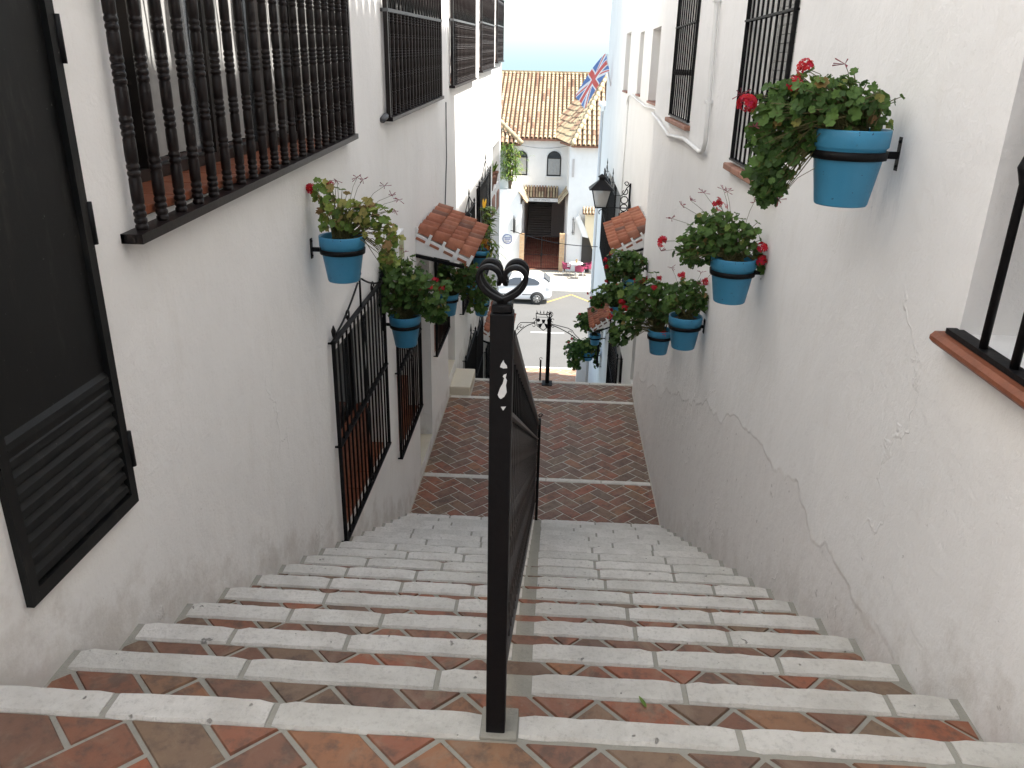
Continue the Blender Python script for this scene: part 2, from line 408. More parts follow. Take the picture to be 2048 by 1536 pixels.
def nosing(mb,x0,x1,y1,z,depth,rg,mat=0,lo=.28,hi=.56,drop=.05,gap=.016):
    """row of rough white stones whose far edge is at y1"""
    x=x0
    while x<x1-.05:
        L=rg.uniform(lo,hi)
        if x1-(x+L)<lo*.5: L=x1-x
        xe=min(x+L,x1); k=rg.random()
        a,b=x+gap/2,xe-gap/2
        # irregular chamfered bar
        n=max(2,int((b-a)/.035)); vs=[];c=.007
        for i in range(n+1):
            t=a+(b-a)*i/n; e1=rg.uniform(-.0022,.0022); e2=rg.uniform(-.0022,.0022); ez=rg.uniform(-.001,.001)
            sh=c if i in(0,n) else 0
            yn,yf=y1-depth+e1+sh*.6,y1+e2-sh*.6
            for (yy,zz) in((yn,z-drop),(yn,z-c+ez-sh*.3),(yn+c,z+ez-sh*.6),(yf-c,z+ez-sh*.6),(yf,z-c+ez-sh*.3),(yf,z-drop)): vs.append((t,yy,zz))
        fs=[]
        for i in range(n):
            for q in range(6): fs.append((i*6+q,i*6+(q+1)%6,(i+1)*6+(q+1)%6,(i+1)*6+q))
        fs=[f[::-1] for f in fs]
        fs.append(tuple(range(5,-1,-1))[::-1]); fs.append(tuple(n*6+q for q in range(6))[::-1])
        mb.add(vs,fs,mat,k)
        x=xe

XL,XR,XF=-1.33,1.15,1.33      # left wall, near right wall, far right wall
Y0,TR,RI=1.464,.3257,.1636
ZL=-2.722; YL=6.70; YE=10.60; ZS=-9.70
rgs=random.Random(3)
# --- upper landing and first flight
top=MB(); bk=MB(); st=MB()
top.box(XL-.3,XR+.3,-9,Y0-.004,-3.2,-.004)
herring(bk,XL+.01,XR-.01,-.6,Y0-.088,-.004,ox=.06,oy=.02,seed=4)
herring(bk,XL+.01,XR-.01,-5,-.6,-.004,ox=.06,oy=.02,seed=5,W=.25,g=.016)
def flight(y0,z0,n,zend,detail=True,xr=XR,xl=XL):
    for i in range(1,n+1):
        ye=y0+i*TR; z=z0-i*RI; ys=ye-TR
        top.box(xl-.2,xr+.2,ys-.004,ye-.006,zend-.5,z-.004)
        if detail:
            herring(bk,xl+.012,xr-.012,ys+.002,ye-.092,z-.004,ox=.06+.013*i,oy=ys-.02+rgs.uniform(-.03,.03),seed=20+i)
nosing(st,XL-.02,-.115,Y0,.004,.084,rgs,drop=.09); nosing(st,-.045,XR+.03,Y0,.004,.072,rgs,lo=.4,hi=.62,drop=.09)
flight(Y0,0,16,ZL)
for i in range(1,17):
    ye=Y0+i*TR; z=-i*RI+.004
    nosing(st,XL+.010+rgs.uniform(0,.012),-.075,ye,z,.086,rgs,drop=.09); nosing(st,-.03+rgs.uniform(0,.01),XR-.02,ye,z,.086,rgs,drop=.09)
# middle landing
top.box(XL-.2,XF+.3,YL-.02,YE-.004,ZL-1,ZL-.004)
y16=Y0+16*TR
lg=MB(); lg.box(XL,XR,y16,YE-.08,ZL-.02,ZL-.0015); obj('landing_path',lg,GROUT_P,kind='structure')
herring(bk,XL+.012,XR-.012,y16+.01,7.625,ZL-.004,g=.010,ox=.02,oy=.1,seed=61)
herring(bk,XL+.012,XR-.012,7.715,9.855,ZL-.004,g=.011,ox=.10,oy=.05,seed=62)
herring(bk,-1.04,XR+.06,9.945,YE-.085,ZL-.004,g=.012,ox=.05,oy=.12,seed=63)
nosing(st,XL+.02,XR-.01,7.705,ZL+.006,.07,rgs,lo=.5,hi=.8); nosing(st,XL+.02,XR-.01,9.935,ZL+.006,.07,rgs,lo=.5,hi=.8); nosing(st,XL+.02,XF-.02,YE,ZL+.006,.07,rgs,lo=.5,hi=.8,drop=.09)
# lower flights (out of sight over the landing edge, built for real)
flight(YE,ZL,16,-5.4,False,XF,XL)
for i in range(1,17): nosing(st,XL+.02,XF-.02,YE+i*TR,ZL-i*RI+.004,.07,rgs,lo=.5,hi=.8,drop=.09)
z2=ZL-16*RI; y2=YE+16*TR
top.box(XL-.2,XF+.2,y2-.01,y2+1.3,z2-1,z2-.004)
nf=26; 
flight(y2+1.3,z2,25,ZS,False,XF,XL)
for i in range(0,26): nosing(st,XL+.02,XF-.02,y2+1.3+i*TR,z2-i*RI+.004,.07,rgs,lo=.6,hi=.9,drop=.09)
obj('stairs',top,GROUT,kind='structure'); obj('path',bk,BRICK,kind='structure'); obj('stair_edging_path',st,STONE,kind='structure')
sp=MB(); 
for (a,b) in((Y0-.03,Y0+.05),): sp.box(-.125,-.04,a-.05,b-.035,-.02,.0045,ch=.002)
obj('cement_footing_path',sp,GROUT,kind='structure')

# --- street level
YK1,YK2=30.0,41.85
gm=MB(); gm.box(-60,60,-60,140,ZS-.6,ZS-.30); g=obj('ground',gm,GROUNDM,kind='structure')
ye_st=y2+1.3+25*TR
m=MB(); m.box(-60,60,ye_st-3.2,YK1-.14,ZS-.3,ZS-.003); obj('pavement',m,GROUT_L,kind='structure')
m=MB(); herring(m,-2.2,2.2,ye_st+.02,YK1-.16,ZS-.003,W=.28,g=.022,seed=8,ox=.1); obj('pavement_bricks',m,LPAVE,kind='structure')
m=MB(); m.box(-60,60,YK1-.14,YK1,ZS-.3,ZS+.005); m.box(-60,60,YK2,YK2+.15,ZS-.3,ZS+.005); m.box(-1.22,-1.02,ye_st,YK1-.14,ZS-.1,ZS+.008); obj('kerb',m,KERB,kind='structure')
m=MB(); m.box(-60,60,YK1,YK2,ZS-.3,ZS-.12); obj('road',m,ASPH,kind='structure')
m=MB(); m.box(-60,60,YK2+.15,56,ZS-.3,ZS-.002); 
obj('far_pavement',m,PAVE,kind='structure')
m=MB(); zz=ZS-.116
for k in range(-5,6): m.box(-.9+k*5,.62+k*5,34.8,34.92,zz-.003,zz)
obj('road_markings',m,RPAINT,kind='structure')
m=MB()
def rline(mb,a,b,w,z):
    a=Vector((*a,0));b=Vector((*b,0));d=(b-a).normalized();n=Vector((-d.y,d.x,0))*w/2
    P=[a-n,b-n,b+n,a+n]; mb.prism([(p.x,p.y,z-.003) for p in P],(0,0,.003))
pts=[(-4.2,41.5),(-1.9,39.9),(-.1,40.1),(1.03,41.5),(2.0,40.1),(3.1,41.5),(4.2,40.1),(5.3,41.5)]
pts=[(-.25,39.95),(1.03,41.6),(2.2,40.0),(3.4,41.6),(4.6,40.0)]
for a,b in zip(pts,pts[1:]): rline(m,a,b,.11,zz)
obj('yellow_road_markings',m,YPAINT,kind='structure')
m=MB(); m.box(-3000,3000,150,9000,-401,-400); obj('sea',m,SEAM,kind='structure')

# ------------------------------------------------------------------ walls with openings
def wall_holes(mb,X,sgn,y0,y1,z0,z1,holes,mat=0,zcut=None):
    """front sheet of a wall on plane x=X facing sgn, with recessed openings (ya,yb,za,zb,depth)"""
    ys=sorted({y0,y1,*[h[0] for h in holes],*[h[1] for h in holes]}); zs=sorted({z0,z1,*[h[2] for h in holes],*[h[3] for h in holes]})
    ys=[y for y in ys if y0<=y<=y1]; zs=[z for z in zs if z0<=z<=z1]
    def q(p): mb.add(p if sgn>0 else p[::-1],[(0,1,2,3)],mat)
    for a,b in zip(ys,ys[1:]):
        for c,d in zip(zs,zs[1:]):
            my,mz=(a+b)/2,(c+d)/2
            if any(h[0]<my<h[1] and h[2]<mz<h[3] for h in holes): continue
            q([(X,a,c),(X,b,c),(X,b,d),(X,a,d)])
    for (a,b,c,d,t) in holes:
        Xi=X-sgn*t
        q([(X,a,c),(X,a,d),(Xi,a,d),(Xi,a,c)]); q([(X,b,d),(X,b,c),(Xi,b,c),(Xi,b,d)])
        q([(X,a,d),(X,b,d),(Xi,b,d),(Xi,a,d)]); q([(X,b,c),(X,a,c),(Xi,a,c),(Xi,b,c)])
        q([(Xi,a,c),(Xi,b,c),(Xi,b,d),(Xi,a,d)])
def body(mb,X,Xb,y0,y1,z0,z1,sgn):
    """other faces of the block"""
    P=lambda x,y,z:(x,y,z)
    mb.add([P(X,y0,z0),P(X,y0,z1),P(Xb,y0,z1),P(Xb,y0,z0)],[(0,1,2,3)])
    mb.add([P(X,y1,z0),P(X,y1,z1),P(Xb,y1,z1),P(Xb,y1,z0)],[(0,1,2,3)])
    mb.add([P(X,y0,z1),P(X,y1,z1),P(Xb,y1,z1),P(Xb,y0,z1)],[(0,1,2,3)])
    mb.add([P(Xb,y0,z0),P(Xb,y1,z0),P(Xb,y1,z1),P(Xb,y0,z1)],[(0,1,2,3)])

def window_unit(root,X,sgn,y0,y1,z0,z1,depth,label=None,panes=2,curtain=True,sill=None,zs=0,fr=.055,blind=False):
    """frame part with glass, curtain and sill as sub-parts, set in the recess"""
    xi=X-sgn*depth
    m=MB()
    xa,xb=sorted((xi+sgn*.004,xi+sgn*.05))
    m.box(xa,xb,y0,y0+fr,z0,z1); m.box(xa,xb,y1-fr,y1,z0,z1); m.box(xa,xb,y0+fr,y1-fr,z0,z0+fr*1.3); m.box(xa,xb,y0+fr,y1-fr,z1-fr,z1)
    for k in range(1,panes):
        yc=y0+(y1-y0)*k/panes; m.box(xa,xb+(.004 if sgn>0 else 0),yc-fr*.7,yc+fr*.7,z0+fr*1.3,z1-fr)
    w=obj('window',m,PIPEW if blind else FRAMEW,root)
    if blind:
        q=MB(); nb_=int((z1-z0)/.05)
        for i in range(nb_): q.box(*sorted((xi+sgn*.02,xi+sgn*(.034))),y0+fr,y1-fr,z0+.07+i*.05,z0+.07+i*.05+.046)
        obj('roller_blind',q,CURT,w); curtain=False
    g=MB(); xg=sorted((xi+sgn*.014,xi+sgn*.018)); g.box(*xg,y0+fr*.5,y1-fr*.5,z0+fr*.5,z1-fr*.5)
    obj('pane',g,GLASS,w)
    if curtain:
        c=MB(); n=60; vs=[];fs=[]
        for i in range(n+1):
            y=y0+fr+(y1-y0-2*fr)*i/n; xo=xi+sgn*(.024+.005*math.sin(i*1.9)); vs+=[(xo,y,z0+.1),(xo,y,z1-fr)]
        for i in range(n):
            if (i%(n//panes))/(n//panes)<.62 : fs.append((2*i,2*i+2,2*i+3,2*i+1))
        c.add(vs,fs,0,0,True); obj('curtain',c,CURT,w)
    if sill is not None:
        s_=MB(); a,b=sorted((xi+sgn*.052,X+sgn*sill)); 
        nT=max(2,round((y1-y0)/.28))
        for k in range(nT):
            s_.box(a,b,y0+(y1-y0)*k/nT+.003,y0+(y1-y0)*(k+1)/nT-.003,z0-.004,z0+.028,0,rng.random(),ch=.004)
        obj('sill',s_,TERRA,w)
    return w

# turned baluster profiles, local z from 0
def bal_profile(H,r=.0188):
    P=[(r*.9,0)]
    def bead(z,h=.020,k=1.07):
        P.extend([(r*.86,z),(r*k*.97,z+h*.25),(r*k,z+h*.5),(r*k*.97,z+h*.75),(r*.86,z+h)])
    marks=[(0.0,4),(.21,2),(.36,3),(.55,4),(.74,2),(.89,3)] 
    z=0
    for f,nb in marks:
        zz_=f*H
        if P[-1][1]<zz_-.01:
            P.extend([(r,P[-1][1]+.006),(r*1.02,(P[-1][1]+zz_)/2),(r,zz_-.006)])
        for k in range(nb): bead(zz_+k*.020)
    P.extend([(r,P[-1][1]+.006),(r,H)])
    return P
def spindle_grille(root,X,y0,y1,z0,zb,zc,zt,k=.025,n=20,proj=.07,z_near=None):
    """projecting timber-style window grille: two rows of turned spindles with a scroll band between"""
    xa,xb=X+proj-.022,X+proj+.022
    zk=lambda y:(y-(y0+y1)/2)*k
    m=MB()
    def rail(z,h,mat=0,xo=.0):
        P=[(xa-xo,y0,z+zk(y0)),(xb+xo,y0,z+zk(y0)),(xb+xo,y1,z+zk(y1)),(xa-xo,y1,z+zk(y1))]
        m.prism(P,(0,0,h),mat)
    rail(z0-.03,.03,0,.012); rail(zb-.012,.024,1); rail(zc-.012,.024,1); rail(zt,.03,0,.012)
    for z,h in((z0-.03,.03),(zb-.012,.024),(zc-.012,.024),(zt,.03)):
        for y in(y0,y1-.03):
            m.box(X-.01,xa-.001,y,y+.03,z+zk(y),z+zk(y)+h,0 )
    for y in ((y0+.001,y1-.031) if y0>3 else (y1-.031,)): m.box(xa+.006,xb-.006,y,y+.03,z0+zk(y),zt+zk(y))
    g=obj('window_grille',m,[WOODB,GREYRAIL],root)
    b=MB(); H1=zb-.012-z0; b.lathe(bal_profile(H1+.01),n=10); 
    s1=obj('spindle',b,WOODB,g,local=True)
    L=rootof(root).location
    b2=MB(); H2=zt-zc; b2.lathe(bal_profile(H2),n=8); s2=obj('spindle',b2,WOODB,g,local=True)
    b3=MB(); H3=zc-zb-.024; w=(y1-y0)/n
    # lyre scroll: two bowed bars with a pointed leaf
    for sg in(-1,1):
        b3.tube([(0,sg*w*.08,0),(0,sg*w*.42,H3*.22),(0,sg*w*.30,H3*.5),(0,sg*w*.42,H3*.78),(0,sg*w*.08,H3)],.0085,5)
    b3.lathe([(.004,0),(.016,H3*.25),(.024,H3*.5),(.016,H3*.75),(.004,H3)],n=6)
    s3=obj('scroll_bar',b3,WOODB,g,local=True)
    for i in range(n):
        y=y0+(y1-y0)*(i+.5)/n
        for s_,z in((s1,z0-.002),(s2,zc+.01),(s3,zb+.012)):
            if i==0: o=s_; 
            else:
                if s_ is s3 and False: continue
                o=s_.copy(); C.objects.link(o); o.parent=g
            o.location=(X+proj-L[0],y-L[1],z+zk(y)-L[2])
    return g
def bar_grille(root,X,sgn,y0,y1,z0,z1,n,mids=(),proj=.09,crown=True,r=.0075,k=0,diamond=False,knot=None,flat=.03,mat=None):
    """wrought-iron grille of round bars on flat cross bars, standing off the wall, with scrolled crown"""
    mat=mat or IRON
    x=X+sgn*proj; m=MB(); zk=lambda y:(y-(y0+y1)/2)*k
    for z in (z0,z1)+tuple(mids):
        a,b=sorted((x-.004,x+.016*sgn)); 
        P=[(x-.016,y0-.02,z+zk(y0)),(x+.016,y0-.02,z+zk(y0)),(x+.016,y1+.02,z+zk(y1)),(x-.016,y1+.02,z+zk(y1))]
        m.prism(P,(0,0,.012))
        for y in(y0-.02,y1+.008):
            aa,bb=sorted((X-sgn*.02,x)); m.box(aa,bb,y,y+.012,z+zk(y)+.001,z+zk(y)+.011)
    for y in(y0-.012,y1+.001): m.box(x-.012,x+.012,y,y+.012,z0+zk(y)-.004,z1+zk(y)+.016)
    yc=(y0+y1)/2; hy=(y1-y0)/2
    if crown:
        t=[]
        for sg in(-1,1):
            P=[(x,yc+sg*hy,z1+.01)]
            for i in range(1,9):
                u=i/8; P.append((x,yc+sg*hy*(1-u*.92),z1+zk(yc)+.02+.24*hy*(u**1.6)))
            m.tube(P,.007,5)
            Q=[]
            for i in range(14):
                a=i*.55; rr=.05*(1-i/16); Q.append((x,yc+sg*(hy*.5+rr*math.cos(a)),z1+.05+rr*math.sin(a)))
            m.tube(Q,.006,5)
            m.lathe([(.004,0),(.011,.02),(.016,.05),(.003,.085)],(x,yc+sg*hy*.98,z1+.01),6)
        m.tube([(x,yc,z1),(x,yc,z1+.24*hy+.05)],.008,5)
        m.lathe([(.003,0),(.014,.03),(.010,.07),(.002,.15)],(x,yc,z1+.24*hy+.04),6)
    if diamond:
        for (za,zb_) in zip(sorted((z0,)+tuple(mids)),sorted(tuple(mids)+(z1,))):
            zc=(za+zb_)/2+zk(yc); hh=(zb_-za)*.42
            for sg in(-1,1):
                m.tube([(x+sgn*.012,yc,zc-hh),(x+sgn*.014,yc+sg*.022,zc-hh*.4),(x+sgn*.016,yc+sg*.045,zc),(x+sgn*.014,yc+sg*.022,zc+hh*.4),(x+sgn*.012,yc,zc+hh)],.006,5)
                for q in(-1,1):
                    Q=[(x+sgn*.014,yc+sg*(.028+.026*math.cos(a*.6))*1.0,zc+q*hh*.95+.026*math.sin(a*.6)) for a in range(9)]
                    m.tube(Q,.005,4)
    g=obj('window_grille',m,mat,root)
    b=MB(); b.lathe([(r,0),(r,z1-z0)],n=8)
    if knot is not None:
        zz_=knot-z0; b.lathe([(r,zz_-.03),(r*1.5,zz_-.02),(r*2.5,zz_),(r*1.5,zz_+.02),(r,zz_+.03)],n=8)
    L=rootof(root).location; s0=obj('grille_bar',b,mat,g,local=True)
    for i in range(n):
        y=y0+(y1-y0)*(i+1)/(n+1); o=s0
        if i: o=s0.copy(); C.objects.link(o); o.parent=g
        o.location=(x-L[0],y-L[1],z0+zk(y)-L[2])
    return g

# ---- tiled canopy with barrel tiles
def canopy(root,Xw,sgn,y0,y1,zw,ze,out,label=None,ncol=None,nrow=4):
    """small tiled canopy on wall x=Xw, sloping down outwards to x=Xw+sgn*out"""
    m=MB(); d=Vector((sgn*out,0,ze-zw)); Ld=d.length; d/=Ld
    nrm=Vector((-d.z*sgn,0,d.x*sgn)); 
    if nrm.z<0: nrm=-nrm
    A=Vector((Xw,0,zw))
    # sloping slab
    P=[A-nrm*.05,A+d*Ld-nrm*.05,A+d*(Ld-.01)-nrm*.008,A-nrm*.008]
    m.prism([(p.x,y0+.03,p.z) for p in P],(0,y1-y0-.06,0),0)
    # gable ends of mortar
    for y in(y0,y1-.03):
        E_=A+d*(Ld-.02); Q=[A-nrm*.005,E_-nrm*.005,E_-nrm*.05,Vector((Xw,0,zw-.20))]
        m.prism([(p.x,y,p.z) for p in Q],(0,.03,0),0)
    # black drip bar below
    t=MB(); ncol=ncol or round((y1-y0)/.125); w=(y1-y0)/ncol; rg=random.Random(int(y0*100))
    seg=6; tl=Ld/nrow
    for c in range(ncol):
        yc=y0+w*(c+.5)
        for r_ in range(nrow):
            k=rg.random(); s0=r_*tl-.0; s1=s0+tl+.02; o0=.0; o1=.013
            vs=[]
            for s_,o,rr in((s0,o0,w*.34),(s1,o1,w*.41)):
                for th in(0,.012):
                    for q in range(seg+1):
                        a=math.pi*q/seg; p=A+d*s_+nrm*(o+(rr-th)*math.sin(a)*1.2+.002)
                        vs.append((p.x,yc+(rr-th)*math.cos(a)+rg.uniform(-.001,.001),p.z))
            n=seg+1; fs=[]
            for q in range(seg): fs+=[(q,q+1,2*n+q+1,2*n+q),(2*n+q,2*n+q+1,3*n+q+1,3*n+q)]
            t.add(vs,fs,0,k,True)
    # bed tiles seen in the near gable end
    for y in(y0-.006,y1-.002):
        for r_ in range(nrow):
            if y>y0: break
            p0=A+d*(r_*tl+.025)-nrm*.028; p1=A+d*((r_+1)*tl-.025)-nrm*.028
            P=[p0,p1,p1-nrm*.026,p0-nrm*.026]
            t.prism([(p.x,y,p.z) for p in P],(0,.008,0),0,rg.random())
            if r_:
                pass
    mo=m; o=None
    for r_ in range(nrow+1):
        p=A+d*(r_*tl)+nrm*.012; mo.box(-.014,.014,-.009,.011,-.075,.035,M=Matrix.Translation((p.x,y0-.001,p.z))@Matrix.Rotation(math.atan2(d.z,d.x*sgn)*-sgn,4,'Y'))
        p=A+nrm*.01; 
    for c in range(0,ncol+1,2):
        p=A+nrm*.03; mo.box(p.x-.012,p.x+.012,y0+w*c-.02,y0+w*c+.02,p.z-.02,p.z+.03)
    pr=obj('tiled_canopy',m,[STUC],root); obj('roof_tile',t,TILE_S,pr)
    b=MB()
    b.prism([(Xw-sgn*.01,y0-.012,zw-.205),(Xw+sgn*(out-.06),y0-.012,ze-.055),(Xw+sgn*(out-.06),y0-.012,ze-.085),(Xw-sgn*.01,y0-.012,zw-.235)],(0,.03,0))
    obj('canopy_bar',b,IRON,pr)
    return pr

# ==================================================================== LEFT HOUSE
LH=thing('terrace_house','long white rendered house on the left side of the stairway with spindle-grilled upper windows','house',(XL,5,-2.7))
ups=[(2.38,5.22,.96,1.74,2.32,2.95,20),(6.35,9.24,1.075,1.82,2.38,3.0,18),(10.2,12.92,1.225,1.95,2.5,3.15,18),(13.9,16.5,1.38,2.10,2.62,3.25,16),(17.3,19.15,1.53,2.2,2.72,3.35,12)]
holesL=[]
for (a,b,z0,zb,zc,zt,n) in ups: holesL.append((a+.10,b-.10,z0-.01,zt-.02,.30))
holesL+=[(4.56,5.88,-1.50,-.24,.26),(6.48,7.5,-1.86,-.55,.26)]
holesL+=[(7.60,8.42,-2.60,-.40,.42),(8.68,9.68,-1.68,-.55,.26),(9.86,10.57,-2.45,-.75,.42)]
holesL+=[(11.55,12.95,-4.3,-2.85,.25),(13.25,14.35,-4.4,-3.0,.25),(15.25,17.4,-5.6,-4.0,.3),(11.2,12.7,-1.9,-.65,.22),(13.6,15.75,-2.3,-.5,.25),(16.95,19.0,-1.05,-.12,.5)]
m=MB(); wall_holes(m,XL,1,-9,19.3,-10.2,6.2,holesL); body(m,XL,-7,-9,19.3,-10.2,6.2,1); obj('wall',m,STUC_L,LH)
for i,(a,b,z0,zb,zc,zt,n) in enumerate(ups):
    window_unit(LH,XL,1,a+.10,b-.10,z0-.01,zt-.02,.30,panes=4 if i==0 else 3,sill=.012)
    spindle_grille(LH,XL,a,b,z0,zb,zc,zt,k=.032 if i==0 else .024,n=n,proj=.035)
window_unit(LH,XL,1,4.56,5.88,-1.50,-.24,.26,sill=.0,curtain=False)
window_unit(LH,XL,1,6.48,7.5,-1.86,-.55,.26,sill=.0,curtain=False)
# red bricks lining the low window recesses
for (a,b,z0,z1) in((4.565,5.875,-1.47,-1.12),(6.485,7.495,-1.83,-1.5)):
    nr=5; m=MB()
    for r_ in range(nr):
        h=(z1-z0)/nr; 
        for c in range(6):
            ya=a+(b-a)*c/6; m.box(XL-.20,XL-.10,ya+.004,a+(b-a)*(c+1)/6-.004,z0+h*r_+.004,z0+h*(r_+1)-.004,0,rng.random())
    obj('brick_lining',m,TERRA,LH)
bar_grille(LH,XL,1,4.5,5.93,-1.53,-.14,13,(-.83,),crown=True,diamond=True,k=.02,proj=.03)
bar_grille(LH,XL,1,6.42,7.56,-1.88,-.5,10,(-1.06,),crown=True,diamond=True,k=.03,proj=.03)
window_unit(LH,XL,1,8.68,9.68,-1.68,-.55,.26,sill=.0,curtain=False); bar_grille(LH,XL,1,8.62,9.72,-1.7,-.5,9,(-1.1,),crown=True,proj=.035)
for (a,b,z0,z1) in((11.55,12.95,-4.3,-2.85),(13.25,14.35,-4.4,-3.0),(11.2,12.7,-1.9,-.65),(13.6,15.75,-2.3,-.5),(15.25,17.4,-5.6,-4.0)):
    window_unit(LH,XL,1,a,b,z0,z1,.22,curtain=False); bar_grille(LH,XL,1,a-.05,b+.05,z0-.05,z1+.05,10,((z0+z1)/2,),crown=True,proj=.05)
# plain doors in the two door recesses
for (a,b,z0,z1) in((7.60,8.42,-2.60,-.40),(9.86,10.57,-2.45,-.75)):
    m=MB(); m.box(XL-.415,XL-.375,a+.03,b-.03,z0+.01,z1-.02)
    for r_ in range(3): m.box(XL-.374,XL-.366,a+.12,b-.12,z0+.12+r_*(z1-z0)/3.1,z0+(r_+1)*(z1-z0)/3.1)
    d=obj('house_door',m,FRAMEW,LH); h=MB(); h.lathe([(.02,0),(.028,.02),(.01,.05)],n=10); h.v=[(v[2]+XL-.366,v[0]+b-.1,v[1]+z0+1.0) for v in h.v]; obj('handle',h,STEELL,d)
canopy(LH,XL,1,7.6,9.05,-.08,-.33,.53,ncol=7)
canopy(LH,XL,1,14.9,16.9,-3.38,-3.68,.5,ncol=10)
for q in((7.603,8.417,-2.606,-2.592),(9.863,10.567,-2.456,-2.442)): m=MB(); m.box(XL-.41,XL-.002,*q); obj('threshold',m,STOOP,LH)
# louvred metal service door
XM=XL-.009; m=MB(); dy0,dy1,dz0,dz1=1.645,2.20,.085,2.1
m.box(XM-.02,XM+.012,dy0,dy1,dz0,dz1)
for (a,b,c,d) in((dy0,dy0+.035,dz0,dz1),(dy1-.035,dy1,dz0,dz1),(dy0+.035,dy1-.035,dz0,dz0+.04),(dy0+.035,dy1-.035,dz1-.04,dz1)): m.box(XM+.0121,XM+.03,a,b,c,d)
m.box(XM+.0121,XM+.02,dy0+.035,dy1-.035,.475,.535)
md=obj('metal_door',m,DOORP,LH)
lv=MB(); nl=9
for i in range(nl):
    z=dz0+.05+i*(.42-.0)/nl; h=.40/nl
    P=[(XM+.0125,dy0+.04,z),(XM+.027,dy0+.04,z+h*.15),(XM+.024,dy0+.04,z+h*.55),(XM+.0125,dy0+.04,z+h*.85)]
    lv.prism(P,(0,dy1-dy0-.08,0))
obj('louvre_panel',lv,DOORP,md)
for z in(.27,.98,1.46):
    h=MB(); h.box(XM+.001,XM+.022,dy1+.001,dy1+.032,z-.045,z+.045,ch=.004); h.tube([(XM+.03,dy1+.004,z-.06),(XM+.03,dy1+.004,z+.06)],.009,8); obj('hinge',h,IRON,md)
# stoop, gas box
m=MB(); m.box(XL+.001,-1.05,9.95,10.66,ZL-1,-2.60,ch=.01); tag(obj('stone_stoop',m,STOOP),'cream stone doorstep block at the end of the brick landing, against the left wall','doorstep')
m=MB(); m.box(XL,XL+.09,6.25,6.55,-.12,.16,ch=.006); gb=obj('meter_box',m,PIPEW); tag(gb,'small white meter box on the left wall behind the geranium pots','meter box')
l=MB(); l.box(XL+.0905,XL+.094,6.32,6.50,-.06,.10); obj('box_label',l,m_simple('faded_green_label',(.35,.38,.2),.6),gb)
# terrace niche with two cactus pots, terracotta slabs
for q in((16.97,17.6,-1.55,-1.15),(18.2,18.8,-1.62,-1.2)): m=MB(); m.box(XL-.3,XL+.02,*q,0,.5,ch=.02); obj('terracotta_slab',m,TERRA_P,LH)
def cactus(y,z,lab,s=1):
    t=thing('potted_cactus',lab,'potted plant',(XL-.1,y,z),0,'cactus pots on the left terrace ledge')
    p=MB(); p.lathe([(.09*s,0),(.13*s,.26*s),(.145*s,.26*s),(.145*s,.31*s),(.12*s,.31*s),(.11*s,.2*s)],n=16); obj('pot',p,TERRA_P,t,local=True)
    q=MB(); 
    for i in range(7):
        a=i*.9; q.tube([(0,0,.25*s),(.06*math.cos(a),.06*math.sin(a),.40*s),(.12*math.cos(a),.12*math.sin(a),(.48+.05*(i%3))*s)],[.03*s,.035*s,.008],6,0,rng.random())
    obj('foliage',q,LEAF_B,t,local=True)
cactus(17.3,-1.04,'cactus in a terracotta pot on the ledge of the left house, nearer of two')
cactus(18.4,-1.04,'cactus in a terracotta pot on the ledge of the left house, farther of two',.9)

# ==================================================================== RIGHT HOUSES
RH=thing('corner_house','white rendered house filling the right foreground, with cracked plaster and barred windows','house',(XR,5,-2.7))
holesR=[(.7,2.22,.74,2.6,.30),(4.36,5.50,.86,2.35,.22),(7.46,8.78,.97,2.35,.22)]
m=MB(); wall_holes(m,XR,-1,-9,10.25,-10.2,5.3,holesR); body(m,XR,7,-9,10.25,-10.2,5.3,-1); obj('wall',m,STUC_R,RH)
# eave of barrel tiles (casts the scalloped sun edge on the opposite wall)
def eave(root,X,sgn,y0,y1,z,out,mat=TILE_O,pitch=.19):
    m=MB(); m.box(*sorted((X-sgn*0.0,X+sgn*out*.72)),y0,y1,z-.10,z-.02); e=obj('eave',m,STUC,root)
    t=MB(); n=int((y1-y0)/pitch)
    for i in range(n):
        y=y0+pitch*(i+.5); k=rng.random(); vs=[];seg=5
        for s_,(xx,zz_) in enumerate(((X-sgn*.9,z+.32),(X+sgn*out,z-.02))):
            for q in range(seg+1):
                a=math.pi*q/seg; vs.append((xx,y+pitch*.46*math.cos(a),zz_+pitch*.42*math.sin(a)))
        t.add(vs,[(q,q+1,seg+2+q,seg+1+q) for q in range(seg)],0,k,True)
        t.add([(X-sgn*.9,y-pitch/2,z+.325),(X-sgn*.9,y+pitch/2,z+.325),(X+sgn*out*.86,y+pitch/2,z-.0),(X+sgn*out*.86,y-pitch/2,z-.0)],[(0,1,2,3)],0,k)
    obj('eave_tile',t,mat,e)
eave(RH,XR,-1,-9,10.25,5.35,.30)
window_unit(RH,XR,-1,.7,2.22,.74,2.6,.30,panes=2,curtain=False)
m=MB(); m.box(XR-.06,XR+.245,.66,2.27,.700,.735,0,.3,ch=.012); obj('sill',m,TERRA,RH,label='glazed red-brown clay sill with rounded edge')
m=MB()
m.box(XR-.03,XR+.012,.68,2.235,.737,.752)
g=obj('window_grille',m,IRON,RH)
L=RH.location; b=MB(); b.lathe([(.011,0),(.011,.42),(.02,.45),(.023,.46),(.02,.47),(.011,.50),(.011,1.8)],n=10); s0=obj('grille_bar',b,IRON,g,local=True)
for i,y in enumerate([2.06-.155*k for k in range(9)]):
    o=s0
    if i: o=s0.copy(); C.objects.link(o); o.parent=g
    o.location=(XR-.012-L[0],y-L[1],.752-L[2])
